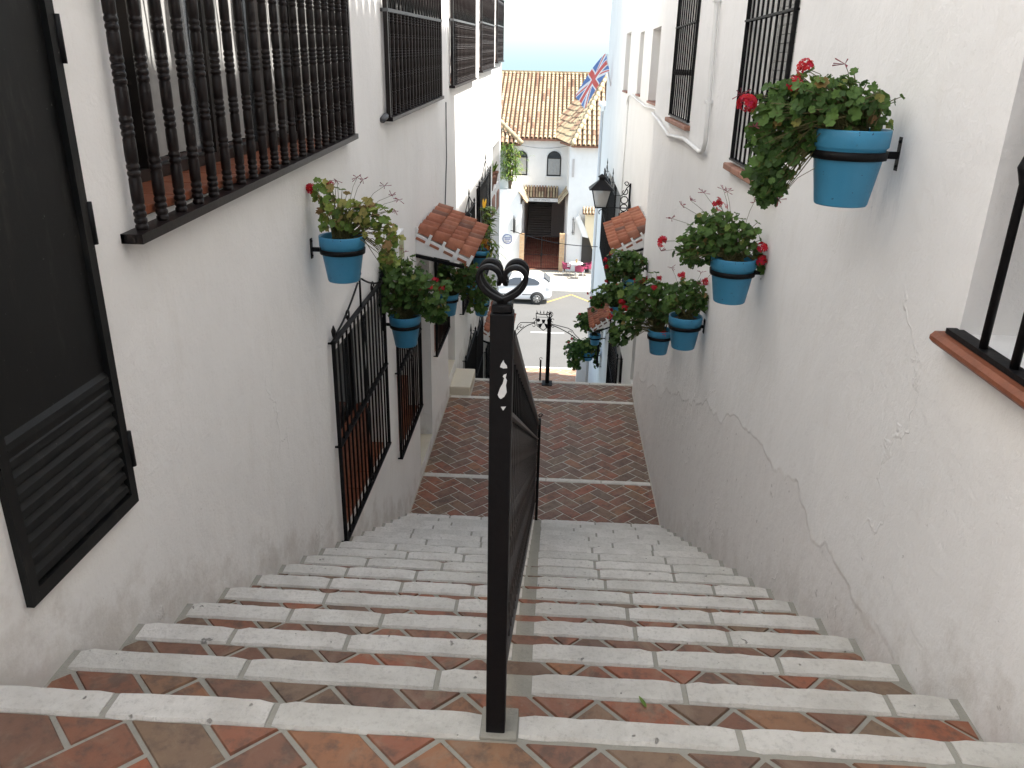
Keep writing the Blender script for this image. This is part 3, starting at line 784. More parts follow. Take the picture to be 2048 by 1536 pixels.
for (a,b_,z0,z1,kn,cb) in((4.36,5.50,.86,2.35,1.28,1.70),(7.46,8.78,.97,2.35,1.40,1.80)):
    window_unit(RH,XR,-1,a,b_,z0,z1,.20,panes=1,blind=True)
    m=MB(); n=5
    for k in range(n): m.box(XR-.05,XR+.165,a-.05+(b_-a+.1)*k/n+.002,a-.05+(b_-a+.1)*(k+1)/n-.002,z0-.045,z0-.003,0,rng.random(),ch=.006)
    obj('sill',m,TERRA_P,RH,label='worn pinkish clay sill')
    bar_grille(RH,XR,-1,a+.03,b_-.03,z0+.02,z1-.03,8,(cb,),proj=.012,crown=False,knot=kn,r=.0070)
# ---- far right house
FH=thing('terrace_house','recessed white house farther down on the right with a tiled canopy and deep unbarred windows','house',(XF,14,-5))
holesF=[(11.1,12.9,.96,1.97,.30),(14.2,14.9,1.0,2.0,.25),(16.9,18.1,.98,2.1,.25),(13.75,15.9,-4.8,-3.5,.25),(19.3,21.3,-5.6,-4.6,.2),(16.75,20.9,-2.9,-1.0,.2),(12.9,13.9,-2.2,-.85,.2),(11.2,12.3,-3.3,-1.15,.35)]
m=MB(); wall_holes(m,XF,-1,10.25,24.6,-10.2,3.5,holesF); body(m,XF,7,10.25,24.6,-10.2,3.5,-1); obj('wall',m,STUC,FH)
eave(FH,XF,-1,10.25,24.6,3.5,.25)
for (a,b,z0,z1,d) in holesF[:3]:
    w=window_unit(FH,XF,-1,a,b,z0,z1,d,panes=1,blind=True,sill=.02)
bar_grille(FH,XF,-1,13.7,15.95,-4.85,-3.45,11,(-4.2,),crown=True,proj=.1); bar_grille(FH,XF,-1,19.25,21.35,-5.65,-4.55,10,(),crown=True,proj=.1)
bar_grille(FH,XF,-1,16.7,18.7,-2.95,-.98,12,(-2.0,),crown=True,proj=.12); bar_grille(FH,XF,-1,18.9,20.95,-2.95,-1.0,12,(-2.0,),crown=True,proj=.12)
bar_grille(FH,XF,-1,12.9,13.9,-2.25,-.9,7,(-1.6,),crown=True,proj=.1)
canopy(FH,XF,-1,11.0,12.75,-.62,-.92,.50,ncol=8); canopy(FH,XF,-1,16.9,18.4,-3.62,-3.92,.42,ncol=9)
for (a,b,z0,z1) in((13.75,15.9,-4.8,-3.5),(19.3,21.3,-5.6,-4.6),(16.75,20.9,-2.9,-1.0),(12.9,13.9,-2.2,-.85)): window_unit(FH,XF,-1,a,b,z0,z1,.2,curtain=False)
m=MB(); m.box(XF+.30,XF+.34,11.22,12.28,-3.28,-1.17); obj('house_door',m,FRAMEW,FH)
# ---- end block on the right at the street
EH=thing('corner_block','narrow white end block on the right where the stairway meets the street','building',(1.36,26.3,ZS))
m=MB(); m.box(1.37,6.5,24.62,28.2,-10.2,.3); m.box(1.30,6.5,24.62,28.3,.3,.42); obj('wall',m,STUC,EH)
m=MB(); m.tube([(1.33,26.2,-9.6),(1.33,26.2,.2)],.05,8); tag(obj('downpipe',m,PIPEW),'white downpipe on the end block at the foot of the stairs','pipe')
# ---- lower left house to the street
GH=thing('low_house','low white house on the left below the long house, next to the street','house',(-1.5,23,ZS))
m=MB(); m.box(-7,-1.42,19.32,27.6,-10.2,-6.7); m.box(-7,-1.36,19.32,27.7,-6.7,-6.6); obj('wall',m,STUC,GH)
for q in((21,21.9,-9.0,-7.2),(23.5,24.6,-8.6,-7.4)): m=MB(); m.box(-1.42,-1.40,*q); obj('window',m,FRAMEW,GH)

# pipes and cables
m=MB(); X_=XR-.03
m.tube([(X_,6.60,2.6),(X_,6.55,1.9),(X_,6.44,1.15),(X_,6.42,.92),(X_,6.48,.84),(X_,6.62,.82),(X_,7.5,.85),(X_,8.6,.80),(X_,9.5,.88),(X_,10.22,.93),(XF-.03,10.5,.93),(XF-.03,11.2,.93),(XF-.03,13,.9),(XF-.03,15.7,.99),(XF-.03,16.2,.95),(XF-.03,16.4,.8)],.018,8)
for y,z in((6.47,1.2),(6.55,1.9)): m.box(X_-.03,X_+.03,y-.03,y+.03,z-.012,z+.012)
tag(obj('conduit_pipe',m,PIPEW),'white painted conduit running along and curling up the right wall between the barred windows','pipe')
m=MB(); m.tube([(XF-.02,16.3,.9),(XF-.02,16.35,-.2),(XF-.02,16.4,-2.9)],.014,6); tag(obj('vertical_conduit',m,PIPEW),'thin vertical conduit down the farther right house beside the scroll bracket','pipe')
m=MB(); m.tube([(XL+.012,9.8,1.02),(XL+.015,9.78,.4),(XL+.010,9.66,-.13),(XL+.012,9.6,-.5)],.007,5); m.tube([(XL+.02,6.2,1.03),(XL+.02,6.32,1.05)],.025,8); tag(obj('wall_cable',m,GREYRAIL),'thin grey cable hanging down the left wall above the tiled canopy','cable')
m=MB(); P=[(-1.33+2.7*i/16,24.3,-3.2-.42*i/16-.12*math.sin(math.pi*i/16)) for i in range(17)]; m.tube(P,.012,5); tag(obj('overhead_cable',m,BLACKP),'black cable slung across the alley above the white car','cable')

# ==================================================================== HANDRAILS
def spiral(c,r0,r1,a0,a1,n,ax='xz'):
    P=[]
    for i in range(n+1):
        u=i/n;a=a0+(a1-a0)*u;r=r0+(r1-r0)*u
        P.append((c[0]+r*math.cos(a),c[1],c[2]+r*math.sin(a)))
    return P
H1=thing('stair_handrail','black iron handrail with heart-topped post dividing the near flight of white stone steps','handrail',(-.09,1.42,0))
px=-.090; w=.0215
m=MB(); m.box(px-w,px+w,1.42-.0215,1.42+.0215,-.02,.995,ch=.002); m.box(px-w*.9,px+w*.9,1.42-.019,1.42+.019,.9955,1.012,ch=.003); m.box(px-w*.45,px+w*.45,1.42-.012,1.42+.012,1.0125,1.02)
post=obj('newel_post',m,IRON,H1)
# paint chips
for pts in ([(-.003,.738),(.002,.748),(.0035,.742),(.009,.735),(.010,.729),(.002,.728),(-.005,.731)],
            [(-.009,.665),(-.004,.682),(.001,.692),(.004,.705),(.001,.709),(.003,.713),(.009,.716),(.007,.706),(.010,.700),(.008,.688),(.010,.672),(.005,.661),(-.002,.655),(-.006,.658)],
            [(-.002,.636),(.009,.637),(.003,.627)]):
    c=MB(); c.prism([(px+a+.003,1.42-.0222,.155+z) for a,z in [(a_*.9,.7+(z_-.7)*.85+.012) for a_,z_ in pts]],(0,.0006,0)); obj('paint_chip',c,CHIP,post)
ht=MB()
def heart(sg):
    # 2d (x,z) from the foot up and over, curling in at the middle
    return [(0,.002),(sg*.012,.009),(sg*.026,.020),(sg*.037,.033),(sg*.0445,.048),(sg*.0465,.062),(sg*.043,.074),(sg*.035,.0825),(sg*.025,.085),(sg*.015,.081),(sg*.008,.073),(sg*.0045,.062),(sg*.0035,.052),(sg*.006,.045),(sg*.011,.044)]
def cr(P,n=4):
    out=[]
    for i in range(len(P)-1):
        p0,p1,p2,p3=P[max(i-1,0)],P[i],P[i+1],P[min(i+2,len(P)-1)]
        for k in range(n):
            t=k/n; out.append(tuple(.5*((2*b)+(-a+c)*t+(2*a-5*b+4*c-d)*t*t+(-a+3*b-3*c+d)*t**3) for a,b,c,d in zip(p0,p1,p2,p3)))
    out.append(P[-1]); return out
for sg in(-1,1):
    for sy in(-1,1):
        Pp=cr(heart(sg)); Nn=len(Pp)
        ht.band([(px+x*.93,1.42+sy*(.006+.019*math.sin(math.pi*min(1,i/(Nn-1)*1.0))**.7),1.016+z*.80) for i,(x,z) in enumerate(Pp)],.018,.0075,(0,1,0))
obj('heart_finial',ht,IRON,post)
ye_=6.66
def zs_(y): return -.0-(y-Y0)*RI/TR
top_=MB(); tz=lambda y:.955+(-2.545)*(y-1.44)/(ye_-1.44)
def slope_bar(mb,x0,x1,ya,yb,za,zb,h,mat=0):
    mb.prism([(x0,ya,za),(x0,yb,zb),(x0,yb,zb+h),(x0,ya,za+h)],(x1-x0,0,0),mat)
slope_bar(top_,px-.016,px+.024,1.443,ye_,.93,-1.615,.022); obj('top_rail',top_,IRON_BR,H1)
mr=MB(); slope_bar(mr,px-.010,px+.020,1.443,ye_,.775,-1.765,.010); slope_bar(mr,px-.010,px+.014,1.443,ye_,.10,-2.44,.012); obj('cross_rail',mr,IRON_BR,H1)
ep=MB(); ep.box(px+.010,px+.036,ye_,ye_+.03,-2.73,-1.56); ep.tube([(px+.03+.022*math.cos(a*.5)*(1-a/22),ye_+.015,-1.53+.022*math.sin(a*.5)*(1-a/22)) for a in range(16)],.004,5); 
ep.box(px-.012,px+.0098,ye_+.001,ye_+.012,-1.62,-1.60);ep.box(px-.012,px+.0098,ye_+.001,ye_+.012,-2.44,-2.42); obj('end_post',ep,IRON,H1)
def wavy(H):
    b=MB(); P=[];n=44
    for i in range(n+1):
        u=i/n; a=.026*math.sin(u*math.pi*6)*(.55+.45*math.sin(u*math.pi)); P.append((0,a*1.5,u*H))
    b.tube(P,.0052,5); 
    P=[(0,-.020*math.sin(i/20*math.pi*4),.1*H+i/20*.8*H) for i in range(21)]; b.tube(P,.0048,5)
    return b
L=H1.location; nb=46
w0=obj('baluster',wavy(.665),IRON_BR,H1,local=True); s0=obj('baluster',(lambda b:(b.lathe([(.005,0),(.005,.155)],n=6),b)[1])(MB()),IRON,H1,local=True)
for i in range(nb):
    y=1.50+(ye_-.04-1.50)*i/(nb-1); zb=.112+(-2.54)*(y-1.443)/(ye_-1.443)
    for s_,dz in((w0,0),(s0,.675)):
        o=s_
        if i: o=s_.copy(); C.objects.link(o); o.parent=H1
        o.location=(px+.004-L[0],y-L[1],zb+dz-L[2])
# second handrail
H2=thing('stair_handrail','second black iron handrail whose post stands at the far edge of the brick landing','handrail',(-.04,10.52,ZL))
p2=-.02
m=MB(); m.box(p2-.028,p2+.028,10.49,10.55,ZL,ZL+.95,ch=.004); m.box(p2-.07,p2+.07,10.40,10.6,ZL+.004,ZL+.012); post2=obj('newel_post',m,IRON,H2)
m=MB(); 
for sg in(-1,1): m.band([(p2+x*.95,10.52,ZL+.955+z*.95) for x,z in cr(heart(sg))],.02,.006,(0,1,0))
m.tube([(p2,10.52,ZL+.95),(p2,10.52,ZL+1.06)],[.012,.003],6); obj('heart_finial',m,IRON,post2)
m=MB(); yq=10.55+5.1; slope_bar(m,p2-.016,p2+.016,10.551,yq,ZL+.93,ZL+.93-2.56,.02); slope_bar(m,p2-.01,p2+.01,10.551,yq,ZL+.76,ZL+.76-2.56,.01); slope_bar(m,p2-.01,p2+.01,10.551,yq,ZL+.05,ZL+.05-2.56,.01); obj('top_rail',m,IRON,H2)
m=MB(); m.box(p2-.016,p2+.016,yq,yq+.03,z2-.03,z2+1.0); obj('end_post',m,IRON,H2)
L=H2.location; s0=obj('baluster',(lambda b:(b.tube([(0,.015*math.sin(i*.9),i*.72/24) for i in range(25)],.006,5),b)[1])(MB()),IRON,H2,local=True)
for i in range(36):
    y=10.62+(yq-10.66)*i/35; o=s0
    if i: o=s0.copy(); C.objects.link(o); o.parent=H2
    o.location=(p2-L[0],y-L[1],ZL+.05-2.56*(y-10.551)/(yq-10.551)-L[2])
# small scrolled spear post beside it
m=MB(); m.box(-.135,-.110,10.62,10.645,ZL-.4,ZL+.30); m.tube([(-.12+.02*math.cos(a*.5),10.63,ZL+.32+.02*math.sin(a*.5)) for a in range(11)],.004,5); tag(obj('gate_stub_post',m,IRON),'short black iron post with a curl beside the second handrail post','post')

# ==================================================================== ENTRANCE ARCH
AR=thing('entrance_arch','black wrought-iron arch with a crest spanning the foot of the stairway','arch',(0,24,-6.5))
ya=24.0; m=MB()
def arc(xa,za,xb,zb,xc,zc,n=14): # quadratic bezier through control
    return [((1-t)**2*xa+2*t*(1-t)*xc+t*t*xb,ya,(1-t)**2*za+2*t*(1-t)*zc+t*t*zb) for t in [i/n for i in range(n+1)]]
m.tube(arc(-1.33,-6.95,-.48,-6.02,-1.0,-6.10),.014,6); m.tube(arc(1.33,-7.0,.02,-6.06,.85,-6.35),.014,6)
m.tube([(-1.33,ya,-6.75),(-1.12,ya,-6.35),(-1.02,ya,-6.10),(-.95,ya,-6.02),(-.48,ya,-6.0)],.012,6); m.tube([(1.30,ya,-6.85),(.75,ya,-6.33),(.68,ya,-6.22),(.55,ya,-6.15),(.02,ya,-6.03)],.012,6)
for c,s_ in(((-1.0,-6.22),1),((-.92,-6.12),-1),((.60,-6.30),1),((.70,-6.40),-1)):
    m.tube(spiral((c[0],ya,c[1]),.075,.02,0,5.5*s_,16),.010,5)
obj('arch_frame',m,IRON,AR)
m=MB(); cx_,cz_=-.23,-6.0
m.tube([(cx_-.24,ya,cz_+.30),(cx_-.22,ya,cz_+.1),(cx_-.20,ya,cz_-.1),(cx_,ya,cz_-.25),(cx_+.20,ya,cz_-.1),(cx_+.22,ya,cz_+.1),(cx_+.24,ya,cz_+.30)],.014,6)
m.tube([(cx_-.24,ya,cz_+.30),(cx_-.1,ya,cz_+.27),(cx_+.1,ya,cz_+.27),(cx_+.24,ya,cz_+.30)],.016,6); m.tube([(cx_-.24,ya,cz_+.18),(cx_+.24,ya,cz_+.18)],.008,5)
for i in range(5):
    x=cx_-.2+.1*i; m.prism([(x-.02,ya-.006,cz_+.30),(x+.02,ya-.006,cz_+.30),(x+.03*(i-2)/2,ya-.006,cz_+.41)],(0,.012,0))
for x in(-.16,.16): m.lathe([(.02,-.012),(.055,-.01),(.055,.01),(.02,.012)],n=10); k=len(m.v)-40; m.v[k:]=[(cx_+x+v[0],ya+v[2],cz_+.08+v[1]) for v in m.v[k:]]
m.prism([(cx_-.06,ya-.006,cz_+.10),(cx_+.06,ya-.006,cz_+.10),(cx_+.03,ya-.006,cz_-.02),(cx_-.03,ya-.006,cz_-.02)],(0,.012,0))
for sg in(-1,1): 
    m.prism([(cx_+sg*.02,ya-.005,cz_-.02),(cx_+sg*.19,ya-.005,cz_-.06),(cx_+sg*.09,ya-.005,cz_-.18)],(0,.01,0))
    m.tube(spiral((cx_+sg*.30,ya,cz_+.10),.075,.02,-1.57 if sg<0 else -1.57,-1.57-sg*4.7,14),.010,5); m.tube(spiral((cx_+sg*.31,ya,cz_-.10),.07,.02,1.57,1.57+sg*4.7,14),.010,5)
obj('crest',m,IRON,AR)

# ==================================================================== LANTERNS
def lantern(loc,wallx,sgn,lab,ornate=True,s=1.0):
    t=thing('wall_lantern',lab,'lantern',loc,0)
    x,y,z=loc
    m=MB(); a0,a1,h=.095*s,.165*s,.32*s
    def ring(a,zz_): return [(x-a,y-a,zz_),(x+a,y-a,zz_),(x+a,y+a,zz_),(x-a,y+a,zz_)]
    lo,hi=ring(a0,z),ring(a1,z+h)
    for i in range(4): m.tube([lo[i],hi[i]],.010*s,4)
    for rg_ in(lo,hi): m.tube(rg_,.011*s,4,closed=True)
    r1,r2=ring(a1*1.32,z+h-.01*s),ring(a1*.28,z+h+.15*s)
    m.add(r1+r2,[(0,1,5,4),(1,2,6,5),(2,3,7,6),(3,0,4,7),(3,2,1,0)])
    m.box(x-a1*.28,x+a1*.28,y-a1*.28,y+a1*.28,z+h+.15*s,z+h+.20*s); m.add(ring(a1*.42,z+h+.20*s)+ring(.01,z+h+.25*s),[(0,1,5,4),(1,2,6,5),(2,3,7,6),(3,0,4,7),(3,2,1,0)])
    m.box(x-a0,x+a0,y-a0,y+a0,z-.015*s,z)
    fr=obj('lantern_frame',m,IRON,t)
    g=MB(); lo,hi=ring(a0-.004,z+.005),ring(a1-.006,z+h-.005); g.add(lo+hi,[(0,1,5,4),(1,2,6,5),(2,3,7,6),(3,0,4,7)]); obj('lantern_glass',g,FROSTG,t)
    b=MB(); b.lathe([(.02*s,.02*s),(.025*s,.06*s),(.05*s,.10*s),(.055*s,.16*s),(.035*s,.22*s),(.005,.24*s)],(x,y,z),10); obj('bulb',b,BULB,t)
    k=MB(); xw=wallx; 
    k.tube([(x,y,z-.012),(xw,y,z-.012)],.010*s,6); k.tube(spiral((x-sgn*-.0-.02*sgn,y,z-.11*s),.03,.085*s,math.pi*1.2,-.2 if sgn<0 else 3.3,14),.009,5)
    xb=xw+sgn*.10
    if ornate:
        k.tube([(xb+sgn*.06,y,z-.10),(xb+sgn*.06,y,z-.35),(xb,y,z-.36),(xb,y,z-.6)],.010,5); 
        k.box(*sorted((xw-sgn*.02,xw+sgn*.012)),y-.012,y+.012,z-.75,z+.42)
        for i in range(5):
            zc=z+.13-i*.135; k.tube([(xw+sgn*(.085+.062*math.cos(a*.52)),y,zc+.062*math.sin(a*.52)) for a in range(13)],.010,5)
        k.tube([(xw+sgn*(.085+.06*math.cos(a*.4+2)*(1-a/30)),y,z+.27+.06*math.sin(a*.4+2)*(1-a/30)) for a in range(14)],.009,5)
        k.tube([(xw+sgn*.0,y,z+.40),(xw+sgn*.05,y,z+.34),(xw+sgn*.10,y,z+.24),(xw+sgn*.14,y,z+.20)],.010,5)
        k.tube([(xw+sgn*(.06+.04*math.cos(a*.5)*(1-a/26)),y,z+.41+.04*math.sin(a*.5)*(1-a/26)) for a in range(14)],.009,5)
    obj('lantern_bracket',k,IRON,t)
FROSTG=NT('lantern_glass_m'); FROSTG.fin((.62,.60,.57),.3); FROSTG.b.inputs['Alpha'].default_value=.55; FROSTG=FROSTG.m
lantern((.80,14.5,-.87),1.30,-1,'black iron lantern with ringed scroll bracket on the right side above the tiled canopy')
lantern((-1.15,10.6,-.80),XL,1,'black iron lantern half hidden behind the left tiled canopy',False,.75)

# ==================================================================== POTS OF GERANIUMS
def leaf(mb,p,n,r,rg,k,lobes=7,ruffle=.15):
    n=Vector(n).normalized(); a=n.orthogonal().normalized(); b=n.cross(a); th0=rg.uniform(0,6.28)
    N_=lobes*3; vs=[Vector(p)-n*r*.18]; asp=rg.uniform(.75,1.0)
    for i in range(N_):
        th=th0+2*math.pi*i/N_; rr=r*(.90+.11*math.cos(th*lobes-th0*lobes)); up=rg.uniform(-1,1)*ruffle*r+(.05*r)
        if i==0: rr*=.35
        vs.append(Vector(p)+(a*math.cos(th)*rr+b*math.sin(th)*rr*asp)+n*up)
    mb.add(vs,[(0,i+1,(i+1)%N_+1) for i in range(N_)],0,k,True)
def blade(mb,p,d,L,w,rg,k,droop=.5):
    d=Vector(d).normalized(); side=d.cross(Vector((0,0,1)));
    if side.length<.1: side=Vector((1,0,0))
    side.normalize(); vs=[];n=5; q=Vector(p); dd=d.copy()
    for i in range(n+1):
        u=i/n; ww=w*math.sin(math.pi*min(.98,(.12+u*.88)))**.8; vs+=[q-side*ww/2,q+side*ww/2+Vector((0,0,.0))]
        q=q+dd*L/n; dd=(dd+Vector((0,0,-droop/n))).normalized()
    mb.add(vs,[(2*i,2*i+1,2*i+3,2*i+2) for i in range(n)],0,k,True)
def umbel(fl,stm,base,tip,rg,r=.028,n=9):
    b,t=Vector(base),Vector(tip); mid=(b+t)/2+Vector((rg.uniform(-.02,.02),rg.uniform(-.02,.02),.03))
    stm.tube([b,mid,t],.0016,4)
    for i in range(n):
        d=Vector((rg.gauss(0,1),rg.gauss(0,1),rg.gauss(.3,.8))).normalized(); c=t+d*r*rg.uniform(.5,1)
        a=d.orthogonal().normalized(); bb=d.cross(a); ph=rg.uniform(0,6)
        for q in range(5):
            th=ph+q*2*math.pi/5; u=a*math.cos(th)+bb*math.sin(th); v=a*math.cos(th+.5)+bb*math.sin(th+.5); w_=a*math.cos(th-.5)+bb*math.sin(th-.5)
            s_=r*.48; fl.add([c,c+w_*s_*.8+d*.002,c+u*s_*1.1,c+v*s_*.8+d*.002],[(0,1,2,3)],0,rg.random())
def geranium(loc,sgn,lab,blobs,seed,r=.125,h=.25,flowers=(),dead=(),leafmat=None,wall_off=.17,lr=(.018,.036),group='blue flowerpots of geraniums on the alley walls',scale=1.0,bracket=True,bdz=-.055,dry=.0):
    """pot on a wall bracket; blobs: (dx,dy,dz,rx,ry,rz,n) foliage masses about the rim centre"""
    t=thing('geranium_pot',lab,'flowerpot',loc,0,group); rg=random.Random(seed); t.rotation_euler=(R(rg.uniform(-1,1)),R(rg.uniform(-1.2,.6)*-sgn*-1),0)
    k=r/.125; p=MB(); rb=r*.70; H=h
    p.lathe([(0.01,-H),(rb*.96,-H),(rb,-H+.006),(r*.93,-.062*k),(r*.945,-.060*k),(r*.99,-.055*k),(r*1.0,-.006),(r*.99,0),(r*.93,0),(r*.915,-.008),(r*.88,-.05),(r*.86,-.06)],n=32,cap=False); obj('pot',p,POT,t,local=True)
    s_=MB(); s_.lathe([(r*.885,-.034),(r*.6,-.026),(.01,-.022)],n=18,cap=False); obj('soil',s_,SOIL,t,local=True)
    if bracket:
        b=MB(); zb=-.082*k; rr=r*.93
        b.lathe([(rr+.001,zb-.014),(rr+.006,zb-.014),(rr+.009,zb+.014),(rr+.004,zb+.014)],n=32,cap=False)
        b.lathe([(rr+.004,zb+.014),(rr+.001,zb-.014)],n=32,cap=False)
        x0,x1=sorted((sgn*-1*(rr+.004),-sgn*wall_off)); b.box(x0,x1,-.004,.004,zb-.012,zb+.012)
        xw=-sgn*wall_off; a_,b_=sorted((xw,xw+sgn*.006)); b.box(a_,b_,-.014,.014,zb-.05,zb+.06)
        for zz_ in(-.035,.045): b.lathe([(.006,0),(.006,.004)],n=8); kk=16; b.v[-kk:]=[(xw+sgn*(.006+v[2]),v[0],zb+zz_+v[1]) for v in b.v[-kk:]]
        obj('pot_bracket',b,IRON,t,local=True)
    lf=MB(); stm=MB()
    for (dx,dy,dz,rx,ry,rz,n) in blobs:
        cen=Vector((dx,dy,dz))
        for i in range(n):
            while True:
                q=Vector((rg.uniform(-1,1),rg.uniform(-1,1),rg.uniform(-1,1)))
                if .25<q.length<1: break
            far_=rg.random()<.13
            if far_: q=q.normalized()*rg.uniform(1.0,1.30)
            pt=cen+Vector((q.x*rx,q.y*ry,q.z*rz))
            if sgn>0: pt.x=max(pt.x,-wall_off+.02)
            else: pt.x=min(pt.x,wall_off-.02)
            if pt.z<.0 and math.hypot(pt.x,pt.y)<r*1.04: continue
            nn=(q*.6+Vector((rg.gauss(0,.6),rg.gauss(0,.6)-.25,.65+rg.gauss(0,.4))))
            kk=min(1,max(0,rg.betavariate(2,2.2)*(.85+dry)+ (.12*q.z)))
            if rg.random()<.04+dry*.4: kk=rg.uniform(.9,1)
            leaf(lf,pt,nn,rg.uniform(*lr)*scale,rg,kk)
            if far_ or i%(4 if dz>.05 else 9)==0:
                st_=Vector((rg.uniform(-.4,.4)*r,rg.uniform(-.4,.4)*r,-.02)); md=(st_+pt)/2+Vector((0,0,.04+.2*max(0,-pt.z)))
                stm.tube([st_,md,pt],[.0035,.0028,.0015],4)
    obj('foliage',lf,leafmat or LEAF,t,local=True); 
    if flowers:
        for (fx,fy,fz,*o) in flowers:
            fl=MB(); n=int((o[0] if o else 9)*1.7); b=Vector((fx*.6,fy*.6,fz*.6-.02)); umbel(fl,stm,b,(fx,fy,fz),rg,r=.031*scale,n=n)
            obj('flower',fl,RED,t,local=True)
    if dead:
        fl=MB()
        for (fx,fy,fz) in dead:
            b=Vector((fx*.5,fy*.5,fz*.55)); tp=Vector((fx,fy,fz)); stm.tube([b,(b+tp)/2+Vector((0,0,.02)),tp],.0013,4)
            for i in range(7):
                d=Vector((rg.gauss(0,1),rg.gauss(0,1),rg.gauss(.2,.6))).normalized(); e=tp+d*rg.uniform(.02,.04); fl.tube([tp,e],[.0008,.0022],4,0,rg.random())
        obj('seed_head',fl,MAROONP,t,local=True)
    obj('stem',stm,STEM,t,local=True)
    return t
geranium((.985,2.87,1.245),-1,'nearest blue geranium pot at upper right, spilling foliage with one big red bloom',
  [(-.10,.0,.085,.19,.13,.085,380),(.03,.02,.045,.09,.09,.05,90),(-.25,.03,.0,.09,.09,.10,170),(-.245,.04,-.12,.08,.08,.10,160),(-.16,.02,-.03,.06,.07,.07,60),(-.24,.03,-.21,.05,.05,.06,60)],11,flowers=[(-.365,-.02,.07,18),(-.185,0,.185,8),(-.215,0,.135,5)],dead=[(-.385,-.01,.10),(-.06,0,.20),(-.33,-.02,.0),(-.21,0,-.24)],lr=(.013,.027))
geranium((.99,4.40,.470),-1,'blue geranium pot second from the camera on the right wall, with tall dried flower stems',
  [(-.10,0,.13,.18,.14,.11,260),(-.21,.02,.03,.10,.10,.10,150),(.0,0,.10,.12,.11,.07,60),(.14,-.02,-.01,.05,.06,.06,30),(.18,0,-.045,.04,.05,.04,16)],12,flowers=[(-.40,0,.075,9),(.125,-.08,.07,10),(.135,-.08,.0,10),(-.13,0,.29,7),(-.1,0,.27,4)],dead=[(-.31,0,.27),(-.27,0,.30),(-.20,0,.34),(-.08,0,.35),(.07,0,.30),(-.40,0,.02),(-.36,0,.20),(-.1,0,.36),(-.16,.0,-.16)],lr=(.016,.030))
geranium((1.005,5.81,-.285),-1,'blue geranium pot third on the right wall with twiggy half-bare stems above its soil',
  [(.0,0,.16,.15,.12,.10,130),(.08,0,.08,.08,.08,.06,30),(-.12,0,.10,.06,.08,.08,40)],13,flowers=[(-.06,0,.30,8),(.12,0,.26,8)],dead=[(-.14,0,.36),(.08,0,.33)],wall_off=.145,lr=(.022,.038))
geranium((.985,6.95,-.755),-1,'blue geranium pot nestled behind the third right pot with a mass of foliage hanging left',
  [(-.13,0,.28,.24,.16,.19,300),(-.32,0,.05,.12,.12,.17,120),(-.38,0,-.10,.09,.09,.09,40),(.05,0,.15,.10,.1,.1,60)],14,r=.11,h=.225,flowers=[(-.36,0,.24,14),(-.33,-.05,.20,10),(-.1,-.1,.40,10),(.02,-.08,-.02,12),(-.05,0,.46,8),(-.2,0,.44,8),(-.45,0,.10,7)],dead=[(-.5,0,.15)],wall_off=.165,lr=(.024,.042))
geranium((.985,9.68,-.955),-1,'blue geranium pot on the right wall just under the upper tiled canopy',
  [(-.08,0,.17,.24,.16,.15,260),(-.22,0,.06,.12,.12,.12,80)],15,flowers=[(-.36,0,.2,10),(-.33,0,.12,9),(.02,-.14,.0,8),(.16,-.1,.02,8),(-.3,0,.28,6)],wall_off=.165,lr=(.026,.044))
geranium((1.13,13.4,-2.37),-1,'small blue geranium pot above the lower red-tiled canopy on the right',
  [(-.12,0,.20,.30,.2,.17,230),(.18,0,.22,.2,.16,.16,120),(-.35,0,.05,.12,.12,.12,50)],16,r=.12,flowers=[(-.45,0,.12,12),(-.28,0,-.0,14),(-.22,0,.42,12),(-.05,0,.36,12),(.1,0,.30,10),(-.1,-.1,-.05,12),(.12,-.1,-.12,10),(-.5,0,.2,8)],wall_off=.2,lr=(.032,.052),scale=1.1)
geranium((1.08,18.5,-4.55),-1,'blue geranium pot half hidden below the lower red-tiled canopy on the right',
  [(-.25,0,.3,.22,.2,.22,160),(0,0,.2,.15,.15,.15,60)],17,r=.14,flowers=[(-.4,0,.5,8),(-.2,0,.1,8)],wall_off=.25,lr=(.04,.06),scale=1.2)
geranium((.98,19.9,-5.45),-1,'dark hanging planter of trailing geraniums at the lower right beside the arch',
  [(-.20,0,.0,.34,.3,.28,330),(.1,0,.12,.25,.25,.2,170),(-.28,0,-.35,.2,.2,.2,120),(.18,0,-.3,.12,.12,.2,50)],18,r=.2,h=.25,flowers=[(-.5,0,.2,12),(-.42,0,.3,12),(-.1,0,.1,10),(-.55,0,-.05,8)],wall_off=.35,lr=(.035,.06),scale=1.2)
geranium((-1.155,4.29,.545),1,'sparse yellowing geranium in the nearest blue pot on the left wall',
  [(-.03,0,.13,.11,.10,.11,80),(.08,0,.11,.10,.10,.09,60),(.17,.02,.10,.10,.09,.09,50),(.25,.0,-.01,.07,.07,.09,42),(.25,.0,-.13,.05,.05,.07,24),(-.09,0,.24,.05,.05,.06,16)],21,flowers=[(-.155,0,.245,12),(-.05,0,.26,3)],dead=[(.10,0,.31),(.13,0,.30),(.245,0,.27),(.28,0,.22),(.32,0,.20),(.3,0,.14),(-.01,0,.29)],leafmat=LEAF_Y,wall_off=.175,dry=.12,lr=(.017,.034))
geranium((-1.15,6.0,-.415),1,'bushy dark-green geranium in the blue pot in front of the left window grilles',
  [(-.02,0,.24,.19,.16,.20,330),(.18,0,.16,.16,.14,.16,170),(.27,0,.02,.07,.09,.09,50),(-.13,0,.12,.08,.1,.12,70),(-.10,0,.42,.07,.07,.10,50)],22,flowers=[(.25,0,.28,7),(.22,-.05,.24,6),(.30,0,.22,4)],dead=[(-.0,0,.53),(.02,0,.50)],wall_off=.18,lr=(.022,.040))
